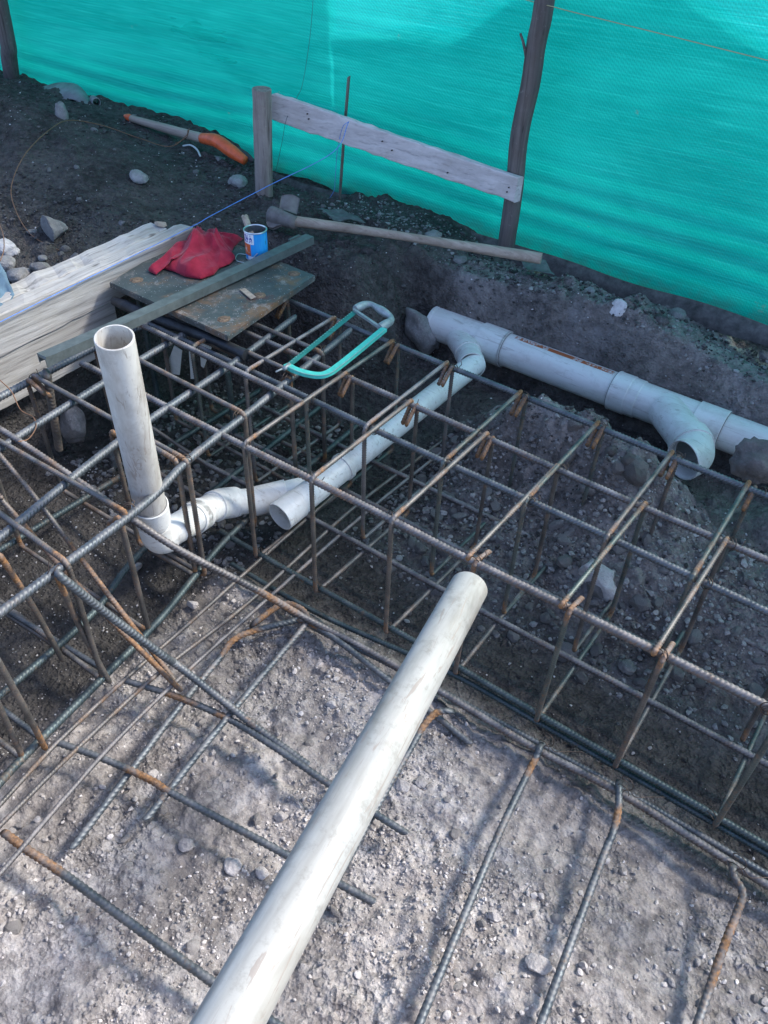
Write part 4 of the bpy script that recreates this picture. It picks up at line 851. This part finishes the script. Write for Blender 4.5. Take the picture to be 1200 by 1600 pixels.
MT['stick'] = m_wood('stick_wood', (.28, .22, .17), (.48, .40, .32), 2, (.3, .25, .2), 1.5, .5)
MT['plate'] = m_plate(); MT['weld'] = m_plain('rusty_weld', (.15, .105, .07), .85, .1, .65, 120, .002); MT['black_steel'] = m_plain('black_steel', (.035, .038, .042), .5, .4, .5, 30, .004)
c4 = [at(170, 441, z=.05), at(355, 525, z=.05), at(493, 430, z=.05), at(310, 357, z=.05)]
cen = sum(c4, Vector())/4; pl = root('base_plate', 'rusty dark steel base plate resting on the cage, carrying cloth and paint can', 'steel plate', cen)
bm = bmesh.new(); tv = [bm.verts.new(p-cen) for p in c4]; bv = [bm.verts.new(p-cen-Vector((0, 0, .021))) for p in c4]
bm.faces.new(tv); bm.faces.new(bv[::-1])
for k in range(4): bm.faces.new((tv[k], bv[k], bv[(k+1) % 4], tv[(k+1) % 4]))
bmesh.ops.recalc_face_normals(bm, faces=bm.faces[:]); bmesh.ops.bevel(bm, geom=bm.edges[:], offset=.0025, segments=2, affect='EDGES'); link('plate', bm_mesh(bm, 'plate'), MT['plate'], pl)
for k, (px, py) in enumerate(((213, 437), (459, 427), (350, 498), (405, 461))):
    p = at(px, py, z=.0512)-cen; V = []; rs = np.random.RandomState(k)
    n = 22; V = [[0, 0, .001]]+[[.022*(1+.12*rs.normal()*.5)*math.cos(2*math.pi*i/n), .022*(1+.12*rs.normal()*.5)*math.sin(2*math.pi*i/n), .0] for i in range(n)]+[[.012*math.cos(2*math.pi*i/n), .012*math.sin(2*math.pi*i/n), .0035] for i in range(n)]
    Fq = [[1+i, 1+(i+1) % n, 1+n+(i+1) % n, 1+n+i] for i in range(n)]; V2 = np.array(V); tri = [[0, 1+n+i, 1+n+(i+1) % n, 1+n+(i+1) % n] for i in range(n)]
    me = bpy.data.meshes.new('weld_spot'); me.from_pydata(V, [], Fq+[t[:3] for t in tri]); link('weld_spot', me, MT['weld'], pl, p-Vector((0, 0, .001)))
for k, (dx, dy) in enumerate(((-.2, -.17), (.2, -.17), (.17, .17), (-.2, .17))):
    bar_obj('anchor_bar', [(dx, dy, -.022), (dx+.01, dy, -.25), (dx+.012, dy, -.47)], .0095, MT['bar_green'], pl, pitch=.011)
# dark tube and bars under the plate
P = spline([at(178, 470, z=.0), at(250, 500, z=.0), at(330, 530, z=.0), at(385, 555, z=.0)]); c = P[0].copy(); mb = MB(); Q, s = resample(P, .012); rr = .017*(1+.22*fbm(s*22, s*0, 3, 5)); V, Fq = tube_vf(Q-c, rr, 12); mb.add(V, Fq); o = link('steel_tube', mb.mesh('steel_tube'), MT['black_steel'], None, c); tag(o, 'lumpy tar-black steel tube lying under the base plate', 'steel tube')
loose([at(232, 498, z=-.03), at(300, 525, z=-.03), at(372, 556, z=-.03)], .0075, 'hoop', 'thin brown bar alongside the black tube under the plate')
loose([at(205, 500, z=.008), at(300, 546, z=.008), at(400, 594, z=.008), at(470, 628, z=.004)], .0085, 'bar_dusty', 'whitish ribbed bar lapped on the cage below the plate')
MT['pale_plastic'] = m_plain('pale_plastic', (.55, .60, .58), .5, 0, .1)
for k, (q, lab) in enumerate((([(256, 582), (272, 540), (284, 548), (280, 586)], 'pale blue plastic offcut standing under the plate, left piece'), ([(294, 535), (300, 535), (306, 592), (298, 592)], 'narrow pale plastic offcut under the plate, middle piece'), ([(311, 530), (331, 540), (318, 575), (314, 572)], 'cream plastic offcut under the plate, right piece'))):
    p = [at(a_, b_, y=1.60) for a_, b_ in q]; c = p[0].copy(); bm = bmesh.new(); f1 = [bm.verts.new(x-c) for x in p]; f2 = [bm.verts.new(x-c+Vector((0, .003, 0))) for x in p]; bm.faces.new(f1); bm.faces.new(f2[::-1])
    for i in range(4): bm.faces.new((f1[i], f2[i], f2[(i+1) % 4], f1[(i+1) % 4]))
    bmesh.ops.recalc_face_normals(bm, faces=bm.faces[:]); o = link('plastic_offcut', bm_mesh(bm, 'plastic_offcut'), MT['pale_plastic'], None, c); tag(o, lab, 'plastic offcut')
# steel channel across the plate
MT['channel'] = m_plain('green_grey_steel', (.12, .14, .135), .5, .35, .3, 25, .0015)
a_, b_ = at(64, 556, z=.092), at(484, 367, z=.092); dirv = (b_-a_).normalized(); side = dirv.cross(Vector((0, 0, 1))).normalized()
prof = [(-.020, -.028), (-.020, 0), (.020, 0), (.020, -.028), (.0170, -.028), (.0170, -.003), (-.0170, -.003), (-.0170, -.028)]
bm = bmesh.new(); rings = []
L_ = (b_-a_).length
for t in [0, .003]+list(np.linspace(.02, .985, 24))+[1]:
    rings.append([bm.verts.new(dirv*(t*L_)+side*sx+Vector((0, 0, sz+(rnd.uniform(-.006, .003) if t < .01 else 0)+(-.006*math.sin(t*3))))) for sx, sz in prof])
for r0, r1 in zip(rings, rings[1:]):
    for k in range(8): bm.faces.new((r0[k], r0[(k+1) % 8], r1[(k+1) % 8], r1[k]))
for r0 in (rings[0], rings[-1]):
    for f in ((0, 1, 6, 7), (1, 2, 5, 6), (2, 3, 4, 5)): bm.faces.new([r0[i] for i in f])
bmesh.ops.recalc_face_normals(bm, faces=bm.faces[:]); o = link('steel_channel', bm_mesh(bm, 'steel_channel'), MT['channel'], None, a_); tag(o, 'long grey-green steel channel laid slantwise across plate and plank', 'steel channel')
bm = bmesh.new(); bmesh.ops.create_cube(bm, size=1)
for v_ in bm.verts: v_.co = Vector((v_.co.x*.055, v_.co.y*.010, v_.co.z*.02))
chip = link('end_tab', bm_mesh(bm, 'end_tab'), MT['channel'], o); chip.location = dirv*(L_-.055)-side*.025+Vector((0, 0, -.008)); chip.rotation_euler = (0, 0, math.atan2(dirv.y, dirv.x))
MT['concrete_dust'] = MT['pale']
bm = bmesh.new(); q = [at(374, 453, z=.0535), at(383, 451, z=.0535), at(400, 465, z=.0535), at(392, 468, z=.0535)]; vs = [bm.verts.new(x-q[0]) for x in q]; v2 = [bm.verts.new(x-q[0]+Vector((0, 0, .003))) for x in q]; bm.faces.new(vs[::-1]); bm.faces.new(v2)
for i in range(4): bm.faces.new((vs[i], vs[(i+1) % 4], v2[(i+1) % 4], v2[i]))
o = link('wood_chip', bm_mesh(bm, 'wood_chip'), MT['stick'], None, q[0]); tag(o, 'small pale chip lying on the steel plate', 'chip')

# ---------------------------------------------------------------- paint can
cc = at(402, 401, z=.052); can = root('paint_can', 'open blue paint can with a wooden stick on the steel plate', 'paint can', cc, math.radians(0))
def m_can():
    n = NB('can_label', .35, 0, .5); v = n.co('Object'); sx = n.n('ShaderNodeSeparateXYZ'); n.L(v, sx.inputs[0]); X, Y, Z = sx.outputs
    ang = n.math('ARCTAN2', Y, X)     # radians round the can
    c = n.mix(n.ramp(n.noise(n.co(scale=(60, 60, 9)), 1.0, 3), (.5, 0.0), (.75, .7)), (.02, .30, .72), (.05, .52, .80))
    def band(a0, a1, z0, z1): return n.math('MULTIPLY', n.math('MULTIPLY', n.math('GREATER_THAN', ang, a0), n.math('LESS_THAN', ang, a1)), n.math('MULTIPLY', n.math('GREATER_THAN', Z, z0), n.math('LESS_THAN', Z, z1)))
    c = n.mix(band(-2.6, -1.00, .060, .096), c, (.75, .76, .80)); c = n.mix(n.math('MULTIPLY', band(-2.35, -1.15, .066, .092), n.math('GREATER_THAN', n.noise(n.co(scale=(150, 150, 120)), 1.0, 1), .54)), c, (.07, .10, .33))
    c = n.mix(band(-2.9, -1.35, .018, .060), c, (.62, .13, .04)); c = n.mix(n.math('MULTIPLY', band(-2.2, -1.55, .026, .05), n.math('GREATER_THAN', n.noise(n.co(scale=(120, 120, 60)), 1.0, 1), .58)), c, (.75, .7, .6)); c = n.mix(band(-1.7, -1.0, .004, .016), c, (.7, .78, .84))
    c = n.mix(n.ramp(n.noise(n.co(scale=(90, 90, 14)), 1.0, 3), (.66, 0.0), (.69, .8)), c, (.02, .06, .14)); n.col(c); return n.m
MT['can'] = m_can(); MT['tin'] = m_plain('tin_rim', (.55, .57, .58), .3, .85, .2); MT['can_in'] = m_plain('can_inside', (.13, .15, .16), .5, .4, .4, 60)
rc_, hc_ = .0395, .100
mb = MB(); pipe_vf(mb, line((0, 0, 0), (0, 0, hc_), 8), rc_, .0012, 40); link('body', mb.mesh('body'), MT['can'], can)
mb = MB(); pipe_vf(mb, line((0, 0, .002), (0, 0, hc_-.002), 4), rc_-.0016, .0008, 32); cyl(mb, (0, 0, .045), (0, 0, .047), rc_-.0024, ns=32); link('inner_wall', mb.mesh('inner_wall'), MT['can_in'], can)
for z_, q_ in ((hc_, .0028), (.001, .0018)):
    th = np.linspace(0, 2*np.pi, 41); P = np.stack([rc_*np.cos(th), rc_*np.sin(th), np.full(41, z_)], 1); V, Fq = tube_vf(P, q_, 8, False); mb = MB(); mb.add(V, Fq); link('rim', mb.mesh('rim'), MT['tin'], can)
mb = MB(); P = spline([(-.035, -.01, .0), (-.06, -.035, .004), (-.03, -.075, .004), (.01, -.06, .004), (.03, -.028, .03)]); V, Fq = tube_vf(P-np.array([0, .0, .0]), .0016, 6); mb.add(V, Fq); link('wire_handle', mb.mesh('wire_handle'), MT['tin'], can)
st0, st1 = np.array([.004, -.012, .05]), np.array(at(382, 337, d=(cc-Vector((0, 0, CH))).dot(FW)+.0)-cc)
mb = MB(); T = (st1-st0); Q = line(st0, st1, 6); V, Fq = tube_vf(Q, np.tile(np.array([.0045, .0095, .0125, .0095, .0045, .0095, .0125, .0095]), (6, 1)), 8); mb.add(V, Fq); o = link('stirring_stick', mb.mesh('stirring_stick'), MT['stick'], None, cc); tag(o, 'flat wooden stirring stick leaning in the blue paint can', 'stick')

# ---------------------------------------------------------------- red cloth
out = [(232, 424), (255, 404), (270, 392), (290, 385), (298, 370), (308, 357), (322, 364), (335, 366), (352, 373), (380, 374), (366, 386), (360, 398), (368, 405), (358, 414), (342, 420), (334, 430), (314, 437), (290, 433), (272, 425), (255, 420), (244, 430)]
out = [Vector(at(a_, b_, z=.053)) for a_, b_ in out]; cc2 = Vector(at(318, 402, z=.053))
NR, NA = 80, 260; V = []
lens = np.r_[0, np.cumsum([(out[(i+1) % len(out)]-out[i]).length for i in range(len(out))])]
ox = np.array([p.x for p in out]+[out[0].x]); oy = np.array([p.y for p in out]+[out[0].y]); sA = np.linspace(0, lens[-1], NA, endpoint=False); bx_, by_ = np.interp(sA, lens, ox), np.interp(sA, lens, oy)
for i in range(NR):
    t = i/(NR-1)
    for j in range(NA):
        x = cc2.x+(bx_[j]-cc2.x)*t; y = cc2.y+(by_[j]-cc2.y)*t; V.append([x, y, 0])
V = np.array(V); t = np.repeat(np.linspace(0, 1, NR), NA); an = np.tile(np.arange(NA)/NA*2*np.pi, NR)
ridge = lambda f: 1-np.abs(2*(f % 1)-1)
wx_ = V[:, 0]+.03*fbm(V[:, 0]*9, V[:, 1]*9, 2, 400); wy_ = V[:, 1]+.03*fbm(V[:, 0]*9+5, V[:, 1]*9, 2, 402)
pq = at(318, 366, z=.053); ap = np.arctan2(wy_-pq.y, wx_-pq.x); dp_ = np.hypot(V[:, 0]-pq.x, V[:, 1]-pq.y)
f1 = ridge(ap*1.9+.5*fbm(V[:, 0]*7, V[:, 1]*7, 2, 420))**1.4; f2 = ridge(ap*3.3+.3+.7*fbm(V[:, 0]*10, V[:, 1]*10, 2, 421))**1.5; f3 = ridge(wx_*9+wy_*4)**2
env = 1-t**3; hgt = .020*env*(.5+.6*vn(V[:, 0]*9, V[:, 1]*9, 410))+env**.5*ss(0, .07, dp_)*(.030*f1+.024*f2*vn(V[:, 0]*8, V[:, 1]*8, 411))+.010*env**.5*f3+.003*fbm(V[:, 0]*30, V[:, 1]*30, 3, 414)*env**.4
pk = Vector(at(312, 378, z=.09)); hgt += .040*bump(V[:, 0], V[:, 1], pk.x, pk.y, .045, .06)
V[:, 2] = .053+np.maximum(hgt, 0)+.0015
i = (np.arange(NR-1)[:, None]*NA); j = np.arange(NA)[None]; k = (j+1) % NA; Fq = np.stack([i+j, i+NA+j, i+NA+k, i+k], -1).reshape(-1, 4)
n = NB('red_cloth', .85, 0, .2); v = n.co(); n.col(n.mix(n.ramp(n.noise(v, 30, 4), (.3, 0.0), (.7, 1.0)), (.24, .010, .028), (.38, .022, .050))); n.b.inputs['Sheen Weight'].default_value = .15
wv1 = n.noise(n.co(scale=(900, 900, 900)), 1.0, 2); n.bump(wv1, .0006, .5); MT['cloth'] = n.m
me = np_mesh('red_cloth', V-np.array(cc2), Fq); o = link('red_cloth', me, MT['cloth'], None, cc2); tag(o, 'crumpled red cloth dropped on the steel plate', 'cloth')
sm = o.modifiers.new('thickness', 'SOLIDIFY'); sm.thickness = .0012; sm.offset = -1

# ---------------------------------------------------------------- hacksaw
MT['teal'] = m_plain('teal_paint', (.09, .58, .47), .35, .1, .15, 60); MT['teal_dark'] = m_plain('dark_teal_blade', (.045, .24, .20), .4, .3, .25, 60); MT['grip'] = m_plain('grey_cast_handle', (.34, .38, .37), .5, .3, .3, 50); MT['edge'] = m_plain('bare_edge', (.45, .58, .55), .35, .5, .2)
zs_ = .012
S_ = lambda a_, b_, z=zs_: at(a_, b_, z=z)
sawc = S_(530, 530); saw = root('hacksaw', 'teal hacksaw with grey handle lying on top of the cage bars', 'hacksaw', sawc)
def strip(name, P, wdt, hgt_, mat, parent, c):
    """flat bar of rectangular section swept along P (lying flat-side up)"""
    Q = np.array([list(Vector(p)-Vector(c)) for p in P]); T = np.gradient(Q, axis=0); T /= np.linalg.norm(T, axis=1)[:, None]; sd = np.cross(T, [0, 0, 1]); sd /= np.linalg.norm(sd, axis=1)[:, None]
    V = []
    for p, s_ in zip(Q, sd):
        for a_, b_ in ((-.5, 0), (.5, 0), (.5, 1), (-.5, 1)): V.append(p+s_*a_*wdt+np.array([0, 0, b_*hgt_]))
    m = len(Q); i = np.arange(m-1)[:, None]*4; j = np.arange(4)[None]; k = (j+1) % 4; Fq = np.vstack([np.stack([i+j, i+4+j, i+4+k, i+k], -1).reshape(-1, 4), [[0, 1, 2, 3]], [[4*m-1, 4*m-2, 4*m-3, 4*m-4]]])
    return link(name, np_mesh(name, np.array(V), Fq, None, False), MT[mat], parent)
back = spline([S_(447, 573), S_(462, 581), S_(482, 587), S_(500, 589), S_(514, 585), S_(530, 574), S_(560, 550), S_(600, 517)], 8)
strip('frame', back, .021, .011, 'teal', saw, sawc)
strip('frame_edge', [p+np.array([0, 0, .0115]) for p in spline([S_(448, 577), S_(464, 585), S_(482, 590.5), S_(501, 592), S_(516, 588.5), S_(532, 577), S_(562, 553), S_(601, 520)], 8)], .0022, .0012, 'edge', saw, sawc)
strip('blade', [S_(450, 572, .014), S_(556, 487, .014)], .019, .0022, 'teal_dark', saw, sawc)
mb = MB(); bl0, bl1 = np.array(S_(452, 568, .0145)), np.array(S_(552, 486.5, .0145)); dv = (bl1-bl0); ln = np.linalg.norm(dv); dv /= ln; sdv = np.cross(dv, [0, 0, 1]); V, Fq = [], []
for k in range(30):
    p = bl0+dv*ln*k/30-np.array(sawc); n0 = len(V); V += [p-sdv*.0, p+dv*.005, p+dv*.0025-sdv*.004, p+np.array([0, 0, .002]), p+dv*.005+np.array([0, 0, .002]), p+dv*.0025-sdv*.004+np.array([0, 0, .002])]; Fq += [[n0, n0+1, n0+2, n0+2], [n0+3, n0+5, n0+4, n0+4], [n0, n0+3, n0+4, n0+1], [n0+1, n0+4, n0+5, n0+2], [n0+2, n0+5, n0+3, n0]]
me = bpy.data.meshes.new('teeth'); me.from_pydata([tuple(x) for x in V], [], [f[:3] if f[2] == f[3] else f for f in Fq]); link('teeth', me, MT['edge'], saw)
def round_strip(name, P, rad, mat, sq=1.0):
    Q = np.array([list(Vector(p)-Vector(sawc)) for p in P]); mb = MB(); V, Fq = tube_vf(Q, rad, 12); mb.add(V, Fq); return link(name, mb.mesh(name), MT[mat], saw)
hp = fillet([tuple(S_(593, 512, .018)), tuple(S_(617, 499, .018)), tuple(S_(577, 473, .018)), tuple(S_(555, 483, .018))], .035, 8)
Qh, sh_ = resample(hp, .006); round_strip('handle', Qh, .0125+.0025*np.sin(sh_*60), 'grip')
strip('hand_guard', fillet([tuple(S_(553, 486, .014)), tuple(S_(560, 491, .014)), tuple(S_(594, 514, .014))], .01), .009, .009, 'grip', saw, sawc)
mb = MB(); cyl(mb, np.array(S_(452, 570, .02))-np.array(sawc), np.array(S_(443, 577, .02))-np.array(sawc), .008, .006, 12); cyl(mb, np.array(S_(446, 574, .02))-np.array(sawc), np.array(S_(431, 581, .02))-np.array(sawc), .0035, .0025, 8); link('wing_nut', mb.mesh('wing_nut'), MT['grip'], saw)

# ---------------------------------------------------------------- digging hoe by the post
hc = at(445, 345, z=.02); hoe = root('digging_hoe', 'heavy digging hoe with long wooden handle lying along the foot of the net', 'hoe', hc)
h0, h1 = np.array(at(440, 343, z=.025)), np.array(at(846, 404, z=.035)); Q, s = resample(spline([h0, (h0*.67+h1*.33)+[0, 0, .006], (h0*.33+h1*.67)+[0, 0, .004], h1]), .02)
mb = MB(); V, Fq = tube_vf(Q-np.array(hc), .0185*(1+.12*np.cos(s/s[-1]*6.28)+.03*fbm(s*6, s*0, 2, 9)), 16); mb.add(V, Fq); link('handle', mb.mesh('handle'), MT['handle'], hoe)
MT['hoe_steel'] = m_plain('muddy_hoe_steel', (.17, .155, .145), .8, .15, .3, 25, .003)
k0, k1 = np.array(at(462, 348, z=.028)), np.array(at(424, 336, z=.03)); mb = MB(); Q = line(k0, k1, 8); V, Fq = tube_vf(Q-np.array(hc), np.linspace(.024, .036, 8), 18); mb.add(V, Fq); link('eye_socket', mb.mesh('eye_socket'), MT['hoe_steel'], hoe)
def blade(name, q, th, parent, c, bulge=.01):
    a_, b_, c_, d2 = [np.array(p, float) for p in q]; n = 9; V = []
    nrm = np.cross(b_-a_, d2-a_); nrm /= np.linalg.norm(nrm)
    for lay in (0, 1):
        for i in range(n):
            for j in range(n):
                u_, v_ = i/(n-1), j/(n-1); rnd_ = .12*(2*u_-1)**2*v_
                p = (a_*(1-u_)+b_*u_)*(1-v_+rnd_)+(d2*(1-u_)+c_*u_)*(v_-rnd_); V.append(p+nrm*(bulge*math.sin(math.pi*u_)+lay*th)-np.array(c))
    Fq = []
    for lay in (0, 1):
        for i in range(n-1):
            for j in range(n-1): a0 = lay*n*n+i*n+j; f = [a0, a0+1, a0+n+1, a0+n]; Fq.append(f if lay else f[::-1])
    bd = [i*n for i in range(n)]+[(n-1)*n+j for j in range(1, n)]+[i*n+n-1 for i in range(n-2, -1, -1)]+[j for j in range(n-2, 0, -1)]
    for x_, y_ in zip(bd, bd[1:]+bd[:1]): Fq.append([x_, y_, y_+n*n, x_+n*n])
    return link(name, np_mesh(name, np.array(V), Fq), MT['hoe_steel'], parent)
blade('blade', (at(436, 328, z=.045), at(464, 336, z=.03), at(469, 308, z=.085), at(440, 304, z=.09)), .005, hoe, hc)
blade('pick_end', (at(430, 325, z=.055), at(441, 350, z=.02), at(424, 357, z=.0), at(414, 350, z=.01)), .012, hoe, hc, .004)

# ---------------------------------------------------------------- orange handled tool in the mound
oc = at(300, 215, z=.03); tl = root('spade_shaft', 'wooden spade shaft with orange tip and orange grip lying on the mound', 'tool', oc)
MT['orange'] = m_plain('orange_plastic', (.72, .12, .035), .45, 0, .2, 30); MT['shaft'] = m_wood('shaft_wood', (.28, .22, .18), (.50, .42, .34), 0, (.3, .24, .18), .9, .4)
def seg(name, P, rr, mt):
    Q, s = resample(spline([tuple(p) for p in P]), .012); rr = np.interp(np.linspace(0, 1, len(Q)), np.linspace(0, 1, len(rr)), rr); mb = MB(); V, Fq = tube_vf(Q-np.array(oc), rr, 16); mb.add(V, Fq); return link(name, mb.mesh(name), MT[mt], tl)
seg('tip', [at(195, 181, y=2.80), at(205, 185, y=2.80)], [.008, .016, .0165], 'orange'); seg('shaft', [at(205, 185, y=2.80), at(260, 201, y=2.80), at(317, 216, y=2.80)], [.016, .021, .022], 'shaft')
seg('grip', [at(316, 216, y=2.80), at(338, 220, y=2.79), at(360, 235, y=2.78), at(383, 251, y=2.78)], [.023, .028, .030, .029, .020], 'orange')
MT['slate'] = m_plain('dark_rubber', (.05, .045, .05), .6); seg('grip_end', [at(372, 235, y=2.81), at(388, 246, y=2.81), at(396, 252, y=2.81)], [.015, .018, .010], 'slate')
string('wire', [at(296, 201, y=2.76), at(292, 214, y=2.76), at(285, 219, y=2.76), at(274, 224, z=.03)], .0018, 'wire_rust', 'short dark wire tied round the spade shaft', 'wire')
string('string_scrap', [at(286, 228, z=.01), at(298, 227, z=.02), at(308, 234, z=.015), at(313, 244, z=.01)], .0045, 'pale_plastic', 'short curved white strip below the spade shaft', 'plastic strip')
string('tie_tail', [at(5, 128, y=2.88), at(14, 140, y=2.87), at(24, 134, y=2.87), at(32, 128, y=2.88), at(22, 142, y=2.87), at(8, 147, y=2.87), at(3, 138, y=2.88)], .0022, 'tin', 'twist of pale tie wire round the foot of the left post', 'wire')
# bent grey sheet at the foot of the net, far left
sc = at(60, 145, y=2.88); n = 26; V = []
top = [(8, 156), (30, 147), (55, 139), (85, 130), (105, 129), (120, 132), (132, 142), (140, 154)]; bot = [(14, 157), (35, 155), (60, 152), (90, 150), (108, 148), (118, 150), (128, 156), (136, 161)]
tp2 = spline([at(a_, b_, y=2.93) for a_, b_ in top], 6); bt2 = spline([at(a_, b_+6, y=2.80) for a_, b_ in bot], 6)
V = np.concatenate([tp2, bt2, bt2-[0, 0, .006], tp2-[0, 0, .006]])-np.array(sc); m = len(tp2); Fq = []
for k in range(4):
    for i in range(m-1): a0, b0 = k*m+i, ((k+1) % 4)*m+i; Fq.append([a0, a0+1, b0+1, b0])
MT['sheet'] = m_plain('dusty_grey_sheet', (.24, .25, .25), .7, 0, .3, 12, .003)
o = link('bent_sheet', np_mesh('bent_sheet', V, Fq), MT['sheet'], None, sc); tag(o, 'bent dusty grey sheet lying over the top of the black mound', 'sheet')
mb = MB(); pipe_vf(mb, spline([at(146, 156, y=2.92), at(151, 160, y=2.87)], 4)-np.array(sc), .022, .004, 20); link('rolled_end', mb.mesh('rolled_end'), MT['sheet'], o)
# torn net offcuts by the hoe
def rag(name, q, z, mt, label, cat, amp=.012, seed=1):
    p = [np.array(at(a_, b_, z=z)) for a_, b_ in q]; n = 14; V = []
    for i in range(n):
        for j in range(n): u_, v_ = i/(n-1), j/(n-1); V.append((p[0]*(1-u_)+p[1]*u_)*(1-v_)+(p[3]*(1-u_)+p[2]*u_)*v_)
    V = np.array(V); V[:, 2] += amp*(1+fbm(V[:, 0]*18, V[:, 1]*18, 3, seed)); V[:, 0] += .01*fbm(V[:, 0]*20, V[:, 1]*20+3, 2, seed+1)
    i = (np.arange(n-1)[:, None]*n+np.arange(n-1)[None]).ravel(); c = V[0].copy(); o = link(name, np_mesh(name, V-c, np.stack([i, i+n, i+n+1, i+1], -1)), MT[mt], None, c)
    sm = o.modifiers.new('thickness', 'SOLIDIFY'); sm.thickness = .002; return tag(o, label, cat)
MT['rag'] = m_plain('muddy_net_scrap', (.10, .125, .115), .9, 0, .4, 30, .003); MT['denim'] = m_plain('faded_blue_fabric', (.10, .17, .22), .9, 0, .3, 20, .003)
rag('net_scrap', [(495, 334), (535, 333), (572, 352), (520, 350)], -.01, 'rag', 'muddy grey-green net scrap behind the hoe handle', 'net scrap', .02, 3)
rag('net_scrap', [(812, 413), (850, 420), (866, 436), (822, 430)], -.04, 'rag', 'torn dark net scrap at the free end of the hoe handle', 'net scrap', .02, 9)
rag('blue_fabric', [(-40, 420), (4, 424), (25, 470), (-40, 520)], .06, 'denim', 'faded blue fabric at the left edge beside the rocks', 'fabric', .03, 14)
